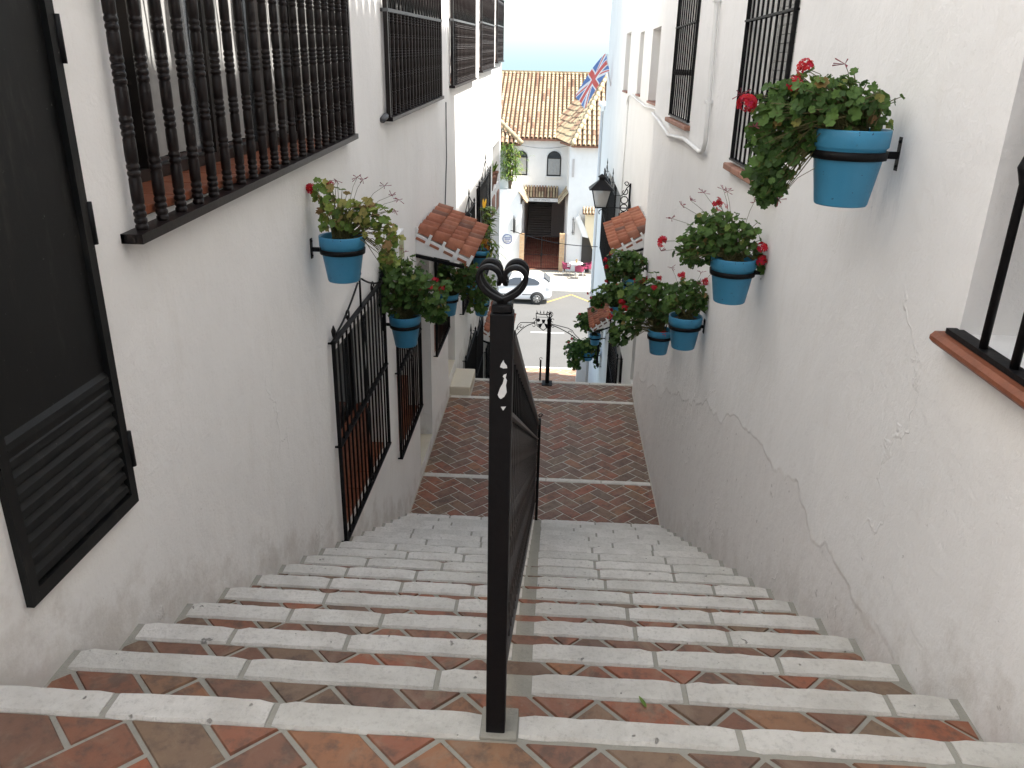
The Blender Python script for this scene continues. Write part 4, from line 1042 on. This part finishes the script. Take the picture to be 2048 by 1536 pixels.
geranium((-1.17,8.75,-.98),1,'blue geranium pot on the left under the tiled canopy with dark foliage',
  [(.05,0,.20,.20,.15,.14,170),(.26,.05,.10,.18,.14,.16,160),(.36,.1,-.12,.10,.1,.12,60)],23,r=.115,flowers=[(-.0,-.1,.16,9),(.28,0,.12,7),(.18,0,.22,5)],wall_off=.16,lr=(.024,.042))
geranium((-1.10,12.1,-1.98),1,'lowest blue geranium pot on the left, next to the heart-topped post',
  [(.0,0,.22,.22,.18,.20,240),(-.15,0,.12,.14,.12,.12,70),(-.2,0,-.1,.08,.08,.14,40)],24,r=.13,flowers=[(.05,0,.28,9),(.22,0,.12,9),(.28,0,.0,6),(-.1,0,.36,7)],wall_off=.23,lr=(.028,.05),leafmat=LEAF_B)
# tall leafy plant in two blue pots on the left
for (x,y,z,lab,sd,big) in ((-1.10,11.9,-1.15,'blue pot on the left holding a tall plant with long pointed leaves and orange flowers',31,True),(-1.16,10.9,-1.30,'blue pot tucked under the far corner of the left tiled canopy',32,False)):
    if not big:
        geranium((x,y,z),1,lab,[(.02,0,.1,.16,.14,.08,60)],sd,r=.13,flowers=[(.1,0,.1,8),(-.05,0,.12,6)],wall_off=.17); continue
    t=thing('canna_pot',lab,'flowerpot',(x,y,z),0); rg=random.Random(sd)
    p=MB(); p.lathe([(.01,-.27),(.095,-.27),(.13,-.065),(.14,-.06),(.142,0),(.13,0),(.12,-.05)],n=28,cap=False); obj('pot',p,POT,t,local=True)
    s_=MB(); s_.lathe([(.125,-.03),(.01,-.025)],n=16,cap=False); obj('soil',s_,SOIL,t,local=True)
    b=MB(); b.lathe([(.125,-.10),(.136,-.10),(.138,-.07),(.13,-.07)],n=24,cap=False); b.box(-.23,-.13,-.005,.005,-.095,-.07); obj('pot_bracket',b,IRON,t,local=True)
    lf=MB(); stm=MB()
    for i in range(90):
        h_=rg.uniform(.05,.62); a=rg.uniform(0,6.28); d=Vector((abs(math.cos(a))*.8+.15,math.sin(a)*.7,rg.uniform(.1,.8))); blade(lf,(rg.uniform(-.02,.14),rg.uniform(-.08,.08),h_-.0),d,rg.uniform(.14,.26),rg.uniform(.035,.06),rg,rg.random(),rg.uniform(.8,1.8))
    for i in range(70):
        a=rg.uniform(0,6.28); blade(lf,(rg.uniform(.0,.28),rg.uniform(-.08,.08),rg.uniform(-.25,.2)),(math.cos(a),math.sin(a),-.4),rg.uniform(.10,.18),.03,rg,rg.random(),1.2)
    for i in range(6): stm.tube([(rg.uniform(-.05,.05),0,-.03),(rg.uniform(0,.1),0,.3),(rg.uniform(0,.14),0,.62)],.006,5)
    obj('foliage',lf,LEAF_B,t,local=True); obj('stem',stm,STEM,t,local=True)
    for (tp,rr_,nn_) in (((.06,-.06,.13),.06,16),((.10,-.06,.05),.05,14)):
        fl=MB(); umbel(fl,MB(),(0,0,0),tp,rg,rr_,nn_); obj('flower',fl,ORANGE,t,local=True)
    fl=MB()
    for i in range(3): blade(fl,(.05,0,.60),(.3*math.cos(i),.3*math.sin(i),1),.16,.04,rg,1,.1)
    obj('flower',fl,ORANGE,t,local=True)

# ==================================================================== FLAG
FG=thing('wall_flag','red, white and blue union flag drooping from a pole on the right house','flag',(1.3,22.5,1.2))
m=MB(); m.tube([(1.33,22.6,1.0),(1.24,22.5,1.35),(1.18,22.45,1.78)],.018,6); obj('flagpole',m,WHITEP,FG)
fm=MB(); NU,NV=72,36
def uj(u,v):
    X=(u-.5)*2; Y=(v-.5)      # 2:1 flag
    ax,ay=abs(X),abs(Y)
    if ax<.1 or ay<.1: return 1
    if ax<.166 or ay<.166: return 2
    d1=(X*.5-Y)/math.hypot(.5,1)*1.0; d2=(X*.5+Y)/math.hypot(.5,1)
    for d,sg in((d1,1 if X>0 else -1),(d2,-1 if X>0 else 1)):
        if 0<d*sg<.066: return 1
        if abs(d)<.10: return 2
    return 0
vs=[]
for i in range(NU+1):
    u=i/NU
    for j in range(NV+1):
        v=j/NV
        cxx=1.20-.66*(u**1.0); czz=1.42-1.0*(u**1.25)
        fold=math.sin(v*9+u*3)*.035*(1-.3*u)
        vs.append((cxx+(v-.5)*-.20*(.45+.8*u)+fold*.5,22.45+(v-.5)*.42+fold,czz+(v-.5)*.40*(1.1-.35*u)+.16))
for i in range(NU):
    for j in range(NV):
        a=i*(NV+1)+j; fm.f.append((a,a+NV+1,a+NV+2,a+1)); fm.m.append(uj((i+.5)/NU,(j+.5)/NV)); fm.r.append(0); fm.sm.append(True)
fm.v=vs; obj('flag_cloth',fm,[FBLUE,FRED,FWHT],FG)

# ==================================================================== BUILDING ACROSS THE STREET
VB=thing('street_villa','white two-storey villa across the street with weathered tile roofs and a gated stair passage','building',(0,49,ZS))
YF=49.0
def tiles(mb,O,u,v,L,vmax,pitch=.262,tl=.38,vmin=lambda s:0,seed=1):
    """barrel tiles over a sloping face: O eave corner, u along the eave, v up the slope"""
    O,u,v=Vector(O),Vector(u).normalized(),Vector(v).normalized(); n=u.cross(v).normalized()
    if n.z<0:n=-n
    rg=random.Random(seed); nc=int(L/pitch)
    for c in range(nc):
        s=(c+.5)*pitch; hi=vmax(s); lo=vmin(s)
        if hi-lo<.1: continue
        nr=max(1,int((hi-lo)/tl)); run=rg.random(); colshift=rg.uniform(-.006,.006)
        P=[O+u*(s-pitch/2)+v*lo,O+u*(s+pitch/2)+v*lo,O+u*(s+pitch/2)+v*hi,O+u*(s-pitch/2)+v*hi]
        mb.add([p-n*.05 for p in P],[(0,1,2,3)],0,.97)  # dark sheet below the barrels: shade of the gaps put into its colour
        for r_ in range(nr):
            if rg.random()<.6: run=rg.random()*.95
            a,b=lo+(hi-lo)*r_/nr-.02,lo+(hi-lo)*(r_+1)/nr; vs=[];seg=5
            for d,rr,o in((a,pitch*.36,.02),(b,pitch*.30,-.01)):
                for q in range(seg+1):
                    t=math.pi*q/seg; vs.append(O+u*(s+colshift+rr*math.cos(t))+v*d+n*(o+rr*math.sin(t)))
            mb.add(vs,[(q,q+1,seg+2+q,seg+1+q) for q in range(seg)],0,run,True)
# passage opening X -1.9..0.62
ZT=-2.45
m=MB()
m.box(-12,-1.92,YF,58,-10.2,ZT); m.box(.62,12,YF,58,-10.2,ZT); m.box(-1.92,.62,YF,58,-5.86,ZT)   # upper storey over the passage
m.box(-3.6,-2.02,46.5,YF-.002,-10.2,-5.10); 
m.prism([(.72,46.5,-10.2),(6,46.5,-10.2),(6,YF-.003,-10.2),(.63,YF-.003,-10.2),(.63,48.2,-10.2)],(0,0,7.62))
m.box(-12,-2.62,47.4,YF-.004,-5.2,ZT)
m.box(-2.02,-1.93,46.5,YF,-10.2,-5.9); 
obj('wall',m,STUC,VB)
# arched windows
def arched(x0,x1,z0,z1,y):
    r=(x1-x0)/2; zc=z1-r; xc=(x0+x1)/2
    def shape(i): return [(x0+i,y,z0+i),(x1-i,y,z0+i)]+[(xc+(r-i)*math.cos(a*math.pi/12),y,zc+(r-i)*math.sin(a*math.pi/12)) for a in range(13)]
    o,i_=shape(0),shape(.06); n=len(o)
    f=MB(); f.add(o+i_+[(p[0],y-.05,p[2]) for p in o]+[(p[0],y-.05,p[2]) for p in i_],[(2*n+k,2*n+(k+1)%n,3*n+(k+1)%n,3*n+k) for k in range(n)]+[(k,(k+1)%n,2*n+(k+1)%n,2*n+k) for k in range(n)]+[(n+k,n+(k+1)%n,3*n+(k+1)%n,3*n+k) for k in range(n)])
    f.box(x0,x1,y-.045,y-.003,zc-.02,zc+.03); w_=obj('arched_window',f,FRAMEW,VB)
    g=MB(); g.add([(p[0],y-.012,p[2]) for p in i_],[tuple(range(n))]); obj('pane',g,GLASS,w_)
    c=MB(); vs=[];fs=[]
    for k in range(31): 
        xx=x0+.07+(x1-x0-.14)*k/30; vs+=[(xx,y-.016-.008*math.sin(k*1.7)-.008,z0+.08),(xx,y-.016-.008*math.sin(k*1.7)-.008,zc-.02)]
    c.add(vs,[(2*k,2*k+2,2*k+3,2*k+1) for k in range(30)],0,0,True); obj('curtain',c,CURT,w_)
    s_=MB(); s_.box(x0-.08,x1+.08,y-.12,y-.002,z0-.09,z0-.003); obj('sill',s_,PIPEW,w_)
arched(-2.5,-1.76,-4.58,-3.16,YF-.001); arched(-.60,.24,-4.58,-3.14,YF-.001)
m=MB(); m.box(.86,.98,46.44,46.50,-4.3,-3.3); obj('slit_window',m,GREYW,VB)
# main roof
m=MB(); yr,zr=57.6,1.10; L_=math.hypot(yr-48.7,zr+2.42)
tiles(m,(-9,48.7,-2.42),(1,0,0),(0,yr-48.7,zr+2.42),17,lambda s:L_,seed=2)
m.box(-9,8,57.5,57.8,zr-.05,zr+.12,0,.3)
m.add([(-9,57.6,zr),(8,57.6,zr),(8,66,-2.4),(-9,66,-2.4)],[(0,1,2,3)],0,.5)
# right wing hip
A0=Vector((.80,46.0,-2.52)); A1=Vector((0.02,48.6,-2.40)); AP=Vector((2.75,50.6,1.05))
vv=Vector((0,4.6,3.57)); Lv=vv.length
tiles(m,A0,(1,0,0),vv,6,lambda s:min(Lv,Lv*s/1.95) ,seed=3)
ed=(A1-A0); ul=ed.normalized(); up=(AP-A0)-ul*((AP-A0).dot(ul)); Lu=up.length; sA=(AP-A0).dot(ul)
tiles(m,A0,ul,up,ed.length+3,lambda s:max(0,Lu*s/max(.2,sA)) if s<sA else Lu,seed=4)
def hipcap(mb,a,b,r=.13,k=.35):
    a,b=Vector(a),Vector(b); n=max(2,int((b-a).length/.4))
    for i in range(n): mb.tube([a.lerp(b,i/n)+Vector((0,0,.04)),a.lerp(b,(i+1)/n)+Vector((0,0,.06))],[r,r*.82],8,0,k+rng.uniform(-.15,.2))
hipcap(m,A0,AP)
# left wing hip
B0=Vector((-2.03,46.8,-2.58)); 
tiles(m,(-8.0,46.8,-2.58),(1,0,0),(0,3,1.75),6.0,lambda s:min(3.4,max(0,(5.97-s)*1.35)),seed=5)
hipcap(m,B0,(-4.3,49.0,-.75))
obj('roof',m,TILE_O,VB)
m=MB(); m.box(-9,8,48.72,YF,-2.56,-2.44); m.prism([(.86,46.1,-2.66),(6,46.1,-2.66),(6,48.6,-2.66),(.12,48.6,-2.66)],(0,0,.10)); m.box(-8,-2.1,46.9,48.7,-2.72,-2.60); obj('eave',m,TERRA_P,VB)
# tiled hood round the gate recess
m=MB(); 
tiles(m,(-1.9,48.45,-5.78),(1,0,0),(0,.55,.62),2.2,lambda s:.83,pitch=.17,tl=.28,seed=6)
tiles(m,(-1.66,46.4,-5.80),(0,1,0),(-.45,0,.62),2.6,lambda s:.78,pitch=.17,tl=.28,seed=7)
tiles(m,(.20,46.4,-5.80),(0,1,0),(.50,0,.62),2.6,lambda s:.80,pitch=.17,tl=.28,seed=8)
hipcap(m,(-1.72,48.4,-5.8),(-2.25,49,-5.2),.09); hipcap(m,(.2,48.4,-5.8),(.7,49,-5.2),.09)
obj('gate_hood',m,TILE_O,VB)
m=MB(); m.box(-1.85,.22,48.45,48.6,-6.02,-5.82); lt=obj('lintel',m,PIPEW,VB)
cu=bpy.data.curves.new('lettering','FONT'); cu.body='DE LT VENITO'; cu.size=.15; cu.extrude=.004; cu.align_x='CENTER'
to=bpy.data.objects.new('lettering',cu); C.objects.link(to)
dg=bpy.context.evaluated_depsgraph_get(); me=bpy.data.meshes.new_from_object(to.evaluated_get(dg)); bpy.data.objects.remove(to)
o=bpy.data.objects.new('lettering',me); C.objects.link(o); me.materials.append(SIGNT); o.parent=lt
o.rotation_euler=(R(90),0,0); o.location=Vector((-.82,48.442,-5.975))-VB.location
# passage: walls, red floor, stairs in the dark
m=MB(); m.box(-1.93,-1.88,YF+.01,62,-10.2,-5.9); m.box(.58,.63,YF+.01,62,-10.2,-5.9); m.box(-1.88,.58,58,62,-5.95,-5.9); m.box(-1.88,.58,61.9,62,-10,-5.9); m.box(-.25,.58,55.5,61.8,-9.7,-5.95); obj('passage_wall',m,GREYW,VB)
m=MB(); 
for i in range(30): m.box(-1.88,-.26,55.5+i*.21,55.5+(i+1)*.21+.002,-10,-9.55+i*.13-.0)
m.v=[(x,y,min(z,-6.0)) for x,y,z in m.v]
obj('passage_stairs',m,GREYW,VB)
m=MB(); 
for r_ in range(46):
    for c in range(9):
        m.box(-1.9+c*.277+(.12 if r_%2 else 0)+.01,-1.9+(c+1)*.277+(.12 if r_%2 else 0)-.01,46.62+r_*.19+.01,46.62+(r_+1)*.19-.01,-9.75,-9.68+r_*.006,0,rng.random())
obj('passage_floor',m,m_terr('red_floor_tile',[(0,(.42,.11,.07)),(.5,(.52,.17,.10)),(1,(.58,.27,.17))],.5),VB)
for q in((-2.00,-1.74,-7.58),(.32,.62,-7.50)): m=MB(); m.box(q[0],q[1],46.3,46.62,-9.8,q[2]); obj('brick_pier',m,YBRICK,VB)
m=MB(); m.box(-1.735,.315,46.42,46.45,-7.72,-7.68); m.box(-1.735,.315,46.42,46.45,-9.6,-9.56); m.box(-1.735,.315,46.42,46.45,-8.78,-8.75); m.box(-.73,-.69,46.40,46.46,-9.62,-7.66); m.box(-.78,-.64,46.39,46.399,-8.85,-8.68); g=obj('iron_gate',m,IRON,VB)
b=MB(); b.box(-.0055,.0055,-.0055,.0055,0,1.9); s0=obj('gate_bar',b,IRON,g,local=True); L=VB.location
for i in range(20):
    o=s0
    if i: o=s0.copy(); C.objects.link(o); o.parent=g
    o.location=(-1.68+i*.103-L[0],46.435-L[1],-9.6-L[2])
# wall ornaments, house plaque
for x,lab in((-2.37,'left'),(1.05,'right')):
    t=thing('wall_torch_lamp','slim black iron wall lamp on the white pier %s of the villa gate'%lab,'lamp',(x,46.45,-7.2),0)
    m=MB(); m.box(x-.012,x+.012,46.44,46.48,-7.55,-6.55); m.box(x-.06,x+.06,46.44,46.46,-7.42,-7.40); m.box(x-.06,x+.06,46.44,46.46,-6.70,-6.68); m.tube([(x+.07+.03*math.cos(a*.5),46.44,-7.55+.03*math.sin(a*.5)) for a in range(9)],.008,5); m.tube([(x+.09,46.44,-7.5),(x+.09,46.44,-6.8)],.014,5); obj('lamp_bracket',m,IRON,t)
    if lab=='left':
        g_=MB(); g_.lathe([(.05,0),(.06,.1),(.06,.75),(.03,.82)],(x+.02,46.36,-7.5),10); obj('lamp_shade',g_,BLACKP,t)
m=MB(); m.lathe([(.30,0),(.30,.02)],n=28,mat=0); m.v=[(-2.72+v[0],46.49-v[2],-7.92+v[1]) for v in m.v]; pl=obj('name_plaque',m,PIPEW); tag(pl,'round white and blue plaque on the white wall left of the villa gate','plaque')
r_=MB(); r_.tube([(-2.72+.27*math.cos(a*.2244),46.465,-7.92+.27*math.sin(a*.2244)) for a in range(28)],.022,5,closed=True); r_.box(-2.9,-2.54,46.462,46.469,-7.86,-7.82); r_.box(-2.88,-2.56,46.462,46.469,-7.96,-7.90); r_.box(-2.84,-2.60,46.462,46.469,-8.06,-8.02); obj('plaque_lettering',r_,INKB,pl)
m=MB(); P=[(-2.6+3.5*i/12,YF-.25,-2.75-.22*math.sin(math.pi*i/12)) for i in range(13)]; m.tube(P,.012,5); tag(obj('facade_cable',m,GREYRAIL),'grey cable sagging under the eave of the villa across the street','cable')
# cream annex at right with arch and sloped stair wall
AN=thing('annex','cream annex with small tiled ledge and dark arched doorway right of the villa','building',(2.6,46.2,ZS))
m=MB(); m.box(1.72,4.5,45.9,46.49,-6.9,-6.15); m.box(2.35,4.5,45.9,46.49,-10,-6.9); m.prism([(1.72,45.9,-6.9),(2.35,45.9,-6.9),(2.35,45.9,-8.6)],(0,.59,0)); obj('wall',m,CREAM,AN)
m=MB(); tiles(m,(1.55,45.65,-6.2),(1,0,0),(0,.5,.3),2.8,lambda s:.6,pitch=.17,tl=.3,seed=9); obj('ledge_tile',m,TILE_O,AN)
m=MB(); m.box(1.62,2.30,46.40,46.48,-9.69,-7.2); obj('doorway',m,m_simple('dark_doorway',(.05,.045,.04),.8),AN)
m=MB(); m.prism([(1.20,45.95,-6.55),(1.36,45.95,-6.35),(1.95,45.95,-7.35),(1.95,45.95,-7.62),(1.62,45.95,-7.55)],(0,.45,0)); obj('stair_parapet',m,STUC,AN)

# low white pillar on the near pavement
m=MB(); m.box(1.0,1.42,27.2,27.7,ZS,-7.95); m.box(.96,1.46,27.15,27.75,-7.95,-7.87); tag(obj('gate_pillar',m,STUC),'short white pillar at the right where the steps reach the pavement','pillar')
# shrub on the villa terrace
SH=thing('terrace_shrub','bright green palm-like shrub spilling over the villa terrace at the left','shrub',(-2.6,46.9,-5.1))
lf=MB(); rg=random.Random(5)
for i in range(1100):
    u=rg.random(); a=rg.uniform(0,6.28); zq=rg.uniform(.55,2.5); c=Vector((-.25+rg.gauss(0,.30)+(.35 if .9<zq<2.1 else 0)*u,rg.gauss(0,.3),zq))
    blade(lf,c,(math.cos(a)+.25,math.sin(a)*.8,rg.uniform(-.2,.9)),rg.uniform(.25,.55),rg.uniform(.03,.06),rg,rg.random(),rg.uniform(1,2.2))
obj('foliage',lf,LEAF_B,SH,local=True)
m=MB(); 
for i in range(5): m.tube([(rg.uniform(-.1,.1),0,0),(rg.uniform(-.2,.2),0,1.0),(rg.uniform(-.3,.3),rg.uniform(-.2,.2),2.0)],[.05,.035,.015],6)
obj('trunk',m,m_simple('shrub_bark',(.12,.09,.06),.9),SH,local=True)

# ---- table and chairs
T=thing('cafe_table','round white cafe table on the far pavement','table',(1.32,45.4,ZS))
m=MB(); m.lathe([(.005,.70),(.38,.70),(.40,.71),(.40,.725),(.38,.735),(.005,.735)],(0,0,0),28); obj('tabletop',m,WHITEP,T,local=True)
m=MB(); m.lathe([(.03,.02),(.025,.69)],n=10)
for i in range(4): a=i*1.571+.4; m.tube([(0,0,.10),(.25*math.cos(a),.25*math.sin(a),.04),(.30*math.cos(a),.30*math.sin(a),.0)],.018,5)
obj('pedestal',m,STEELL,T,local=True)
m=MB(); m.box(1.27,1.40,45.4,45.5,ZS+.737,ZS+.88,ch=.01); m.box(1.29,1.38,45.42,45.48,ZS+.88,ZS+.94); tag(obj('napkin_holder',m,m_simple('brass_brown',(.30,.20,.09),.5)),'small brown napkin holder standing on the white cafe table','napkin holder')
def chair(loc,rz,lab,src=None):
    if src:
        t=thing('cafe_chair',lab,'chair',loc,rz,'maroon cafe chairs')
        for ch in src.children: c=ch.copy(); C.objects.link(c); c.parent=t
        return t
    t=thing('cafe_chair',lab,'chair',loc,rz,'maroon cafe chairs')
    m=MB(); m.box(-.23,.23,-.22,.22,.42,.46,ch=.012); obj('seat',m,MAROON,t,local=True)
    m=MB(); vs=[];n=10
    for i in range(n+1):
        a=math.pi*(-.12+1.24*i/n); x,y=.25*math.cos(a),.20*math.sin(a)+.05; hh=.84-.16*abs(math.cos(a))**1.2
        vs+=[(x,y,.46),(x*1.04,y*1.1,hh),(x*.92,y*.88,.46),(x*.96,y*1.0,hh)]
    for i in range(n):
        b=i*4; m.add([vs[b],vs[b+4],vs[b+5],vs[b+1]],[(0,1,2,3)],smooth=True); m.add([vs[b+2],vs[b+3],vs[b+7],vs[b+6]],[(0,1,2,3)],smooth=True); m.add([vs[b+1],vs[b+5],vs[b+7],vs[b+3]],[(0,1,2,3)])
    obj('backrest',m,MAROON,t,local=True)
    for sx in(-1,1):
        for sy in(-1,1):
            m=MB(); m.tube([(sx*.20,sy*.18,.42),(sx*.23,sy*.21,0)],.013,6); obj('leg',m,STEELL,t,local=True)
    for sx in(-1,1):
        m=MB(); m.tube([(sx*.22,-.20,.44),(sx*.26,-.22,.64),(sx*.26,.05,.66)],.016,6); obj('armrest',m,MAROON,t,local=True)
    return t
c0=chair((.78,45.35,ZS),R(90),'maroon cafe chair left of the white table by the brick pier')
chair((1.50,44.75,ZS),R(172),'maroon cafe chair in front of the white table, back to the street',c0)
chair((1.95,45.5,ZS),R(-80),'maroon cafe chair at the right of the white table, by the dark doorway',c0)

# ---- car
def car():
    t=thing('parked_car','white three-door hatchback parked along the far kerb, seen from its side','car',(-2.0,39.45,ZS-.12),0)
    Lc=3.95; W=.83; ox=-2.0   # x from -1.98 (front) to 1.97 (rear)
    # stations: x, z_bottom, z_belt, z_top, w_low, w_belt, w_top
    S=[(-1.97,.34,.52,.58,.55,.50,.44),(-1.88,.22,.62,.70,.72,.68,.60),(-1.6,.19,.72,.80,.80,.77,.68),(-1.1,.19,.80,.90,.83,.80,.70),(-.80,.19,.84,.96,.83,.81,.70),(-.35,.19,.88,1.22,.83,.82,.63),(.0,.19,.90,1.40,.83,.82,.60),(.5,.19,.92,1.47,.83,.82,.59),(1.0,.19,.95,1.46,.83,.81,.58),(1.4,.19,.98,1.39,.82,.80,.56),(1.65,.21,1.0,1.28,.80,.78,.56),(1.80,.24,.99,1.12,.77,.75,.60),(1.92,.30,.86,.93,.70,.66,.58),(1.97,.38,.70,.74,.60,.56,.50)]
    m=MB(); rings=[]
    for (x,zb,zl,zt,wl,wb,wt) in S:
        half=[(wl*.86,zb),(wl*.98,zb+.08),(wl*1.0,zb+.22 if zb+.22<zl else (zb+zl)/2),(wb*1.005,zl-.05),(wb*.985,zl),((wb*.35+wt*.65),zl+(zt-zl)*.72),(wt*.86,zt-(zt-zl)*.06),(wt*.45,zt+.005)]
        ring=[(x,-w,z) for w,z in half]+[(x,w,z) for w,z in half[::-1]]
        rings.append(ring)
    n=len(rings[0]); vs=[v for r in rings for v in r]; fs=[]
    for i in range(len(rings)-1):
        for k in range(n): fs.append((i*n+k,(i+1)*n+k,(i+1)*n+(k+1)%n,i*n+(k+1)%n))
    fs.append(tuple(range(n))); fs.append(tuple((len(rings)-1)*n+k for k in range(n-1,-1,-1)))
    m.add(vs,fs,0,0,True); body_=obj('body',m,CARW,t,local=True)
    sub=body_.modifiers.new('s','SUBSURF'); sub.levels=1; sub.render_levels=1
    def sidew(y_s,name,poly):
        g=MB(); pts=[]
        for x,z in poly:
            u=(z-.93)/.5; y=(.835-.24*max(0,u)-.0)*y_s; pts.append((x,y,z))
        g.prism(pts,(0,.015*y_s,0)); return obj(name,g,GLASS,t,local=True)
    for s_ in(-1,1):
        sidew(s_,'side_window',[(-.72,.95),(.42,.98),(.42,1.36),(.05,1.35),(-.35,1.18)]); sidew(s_,'side_window',[(.50,.985),(1.25,1.03),(1.36,1.08),(1.30,1.18),(1.1,1.29),(.8,1.36),(.50,1.37)])
    g=MB(); g.add([(1.50,-.54,1.36),(1.50,.54,1.36),(1.84,.62,1.08),(1.84,-.62,1.08)],[(0,1,2,3)]); g.v=[(x+.035,y,z+.03) for x,y,z in g.v]; obj('rear_window',g,GLASS,t,local=True)
    g=MB(); g.add([(-.80,-.64,.98),(-.80,.64,.98),(-.08,.55,1.385),(-.08,-.55,1.385)],[(0,1,2,3)]); g.v=[(x-.03,y,z+.03) for x,y,z in g.v]; obj('windscreen',g,GLASS,t,local=True)
    for s_ in(-1,1):
        g=MB(); g.prism([(1.72,s_*.775,.80),(1.90,s_*.73,.80),(1.87,s_*.735,.96),(1.70,s_*.785,.92)],(0,s_*.02,0)); obj('tail_light',g,CHROME,t,local=True)
        g=MB(); g.prism([(-1.86,s_*.70,.56),(-1.60,s_*.79,.62),(-1.55,s_*.79,.74),(-1.82,s_*.68,.68)],(0,s_*.02,0)); obj('headlight',g,CHROME,t,local=True)
        g=MB(); g.box(-.62,.40,*sorted((s_*.84,s_*.855)),.50,.535); g.box(.47,.93,*sorted((s_*.84,s_*.855)),.50,.535); obj('rub_strip',g,BLACKP,t,local=True)
        g=MB(); g.box(-.72,-.52,*sorted((s_*.84,s_*1.0)),.93,1.05,ch=.03); obj('wing_mirror',g,CARW,t,local=True)
        for x in(-1.22,1.22):
            a=MB(); pts=[(x+.36*math.cos(q*math.pi/10),s_*.80,.31+.36*math.sin(q*math.pi/10)) for q in range(11)]; a.prism(pts,(0,s_*.036,0)); obj('wheel_arch',a,BLACKP,t,local=True)
            w=MB(); w.lathe([(.20,-.09),(.28,-.095),(.31,-.07),(.31,.07),(.28,.095),(.20,.09)],n=28,cap=False); w.v=[(x+v[0],s_*.77+v[2],.31+v[1]) for v in w.v]; wo=obj('wheel',w,RUBBER,t,local=True)
            r_=MB(); r_.lathe([(.205,-.02),(.205,.02),(.18,.03)],n=24,cap=False); r_.lathe([(.06,-.02),(.06,.03),(.02,.04)],n=12)
            for q in range(7):
                th=q*2*math.pi/7; d=Vector((math.cos(th),math.sin(th),0)); e=Vector((-d.y,d.x,0)); r_.prism([d*.05-e*.03,d*.195-e*.05,d*.195+e*.05,d*.05+e*.03],(0,0,.02))
            r_.v=[(x+v[0],s_*(.835+v[2]),.31+v[1]) for v in r_.v]; obj('rim',r_,ALLOY,wo,local=True)
            h=MB(); h.lathe([(.2,0),(.2,.01)],n=20); h.v=[(x+v[0],s_*(.80+v[2]),.31+v[1]) for v in h.v]; obj('hub',h,BLACKP,wo,local=True)
    return t
cr_=car(); cr_.location=(-1.98,40.25,ZS-.12)

# leaf dropped on a step, petal
m=MB(); blade(m,(0.292,1.676,-.155),(-.35,1,0),.045,.011,random.Random(2),.6,.2); tag(obj('fallen_leaf',m,LEAF_B),'small yellow-green leaf lying on the second white stone step, right of the post','leaf')

# ==================================================================== CAMERA
cam=bpy.data.cameras.new('camera'); co=bpy.data.objects.new('camera',cam); C.objects.link(co)
p_,y_,r_=.3771,-.0489,.0212
f=Vector((math.sin(y_)*math.cos(p_),math.cos(y_)*math.cos(p_),-math.sin(p_))); rt=Vector((math.cos(y_),-math.sin(y_),0)); dn=f.cross(rt)
r2=rt*math.cos(r_)-dn*math.sin(r_); d2=dn*math.cos(r_)+rt*math.sin(r_)
Mx=Matrix.Identity(4)
for i in range(3): Mx[i][0]=r2[i]; Mx[i][1]=-d2[i]; Mx[i][2]=-f[i]
Mx[2][3]=1.4146
co.matrix_world=Mx
cam.sensor_width=36; cam.lens=36*1600/2048; cam.clip_start=.05; cam.clip_end=20000
sc.camera=co
# ==================================================================== LIGHT
EL=R(58); sd=Vector((math.cos(EL)*.985,-math.cos(EL)*.17,math.sin(EL))).normalized()
az=math.atan2(sd.x,sd.y)
wd=bpy.data.worlds.new('World'); sc.world=wd; wd.use_nodes=True; nt=wd.node_tree; bg=nt.nodes['Background']
sky=nt.nodes.new('ShaderNodeTexSky'); sky.sky_type='NISHITA'; sky.sun_disc=False; sky.sun_elevation=EL; sky.sun_rotation=az; sky.air_density=1.0; sky.dust_density=2.5; sky.ozone_density=1.0
sky.dust_density=1.2
wb=nt.nodes.new('ShaderNodeMix'); wb.data_type='RGBA'; wb.blend_type='MULTIPLY'; wb.inputs[0].default_value=1; nt.links.new(sky.outputs[0],wb.inputs[6]); wb.inputs[7].default_value=(1.08,1.0,.84,1)
tc=nt.nodes.new('ShaderNodeTexCoord'); sx=nt.nodes.new('ShaderNodeSeparateXYZ'); nt.links.new(tc.outputs['Generated'],sx.inputs[0])
mr_=nt.nodes.new('ShaderNodeMapRange'); mr_.interpolation_type='SMOOTHSTEP'; nt.links.new(sx.outputs[2],mr_.inputs[0]); mr_.inputs[1].default_value=-.02; mr_.inputs[2].default_value=.14; mr_.inputs[3].default_value=1; mr_.inputs[4].default_value=0
mx=nt.nodes.new('ShaderNodeMix'); mx.data_type='RGBA'; nt.links.new(mr_.outputs[0],mx.inputs[0]); nt.links.new(wb.outputs[2],mx.inputs[6]); mx.inputs[7].default_value=(1.45,2.0,2.3,1)
nt.links.new(mx.outputs[2],bg.inputs[0]); bg.inputs[1].default_value=.15
sl=bpy.data.lights.new('sun','SUN'); sl.energy=4.2; sl.angle=R(.6); sl.color=(1,.955,.89); so=bpy.data.objects.new('sun',sl); C.objects.link(so)
so.rotation_euler=sd.to_track_quat('Z','Y').to_euler(); so.location=(5,0,12)
sc.view_settings.view_transform='Standard'; sc.view_settings.look='None'; sc.view_settings.gamma=1; sc.view_settings.exposure=1.70
sc.cycles.max_bounces=10; sc.cycles.diffuse_bounces=8; sc.cycles.use_denoising=True
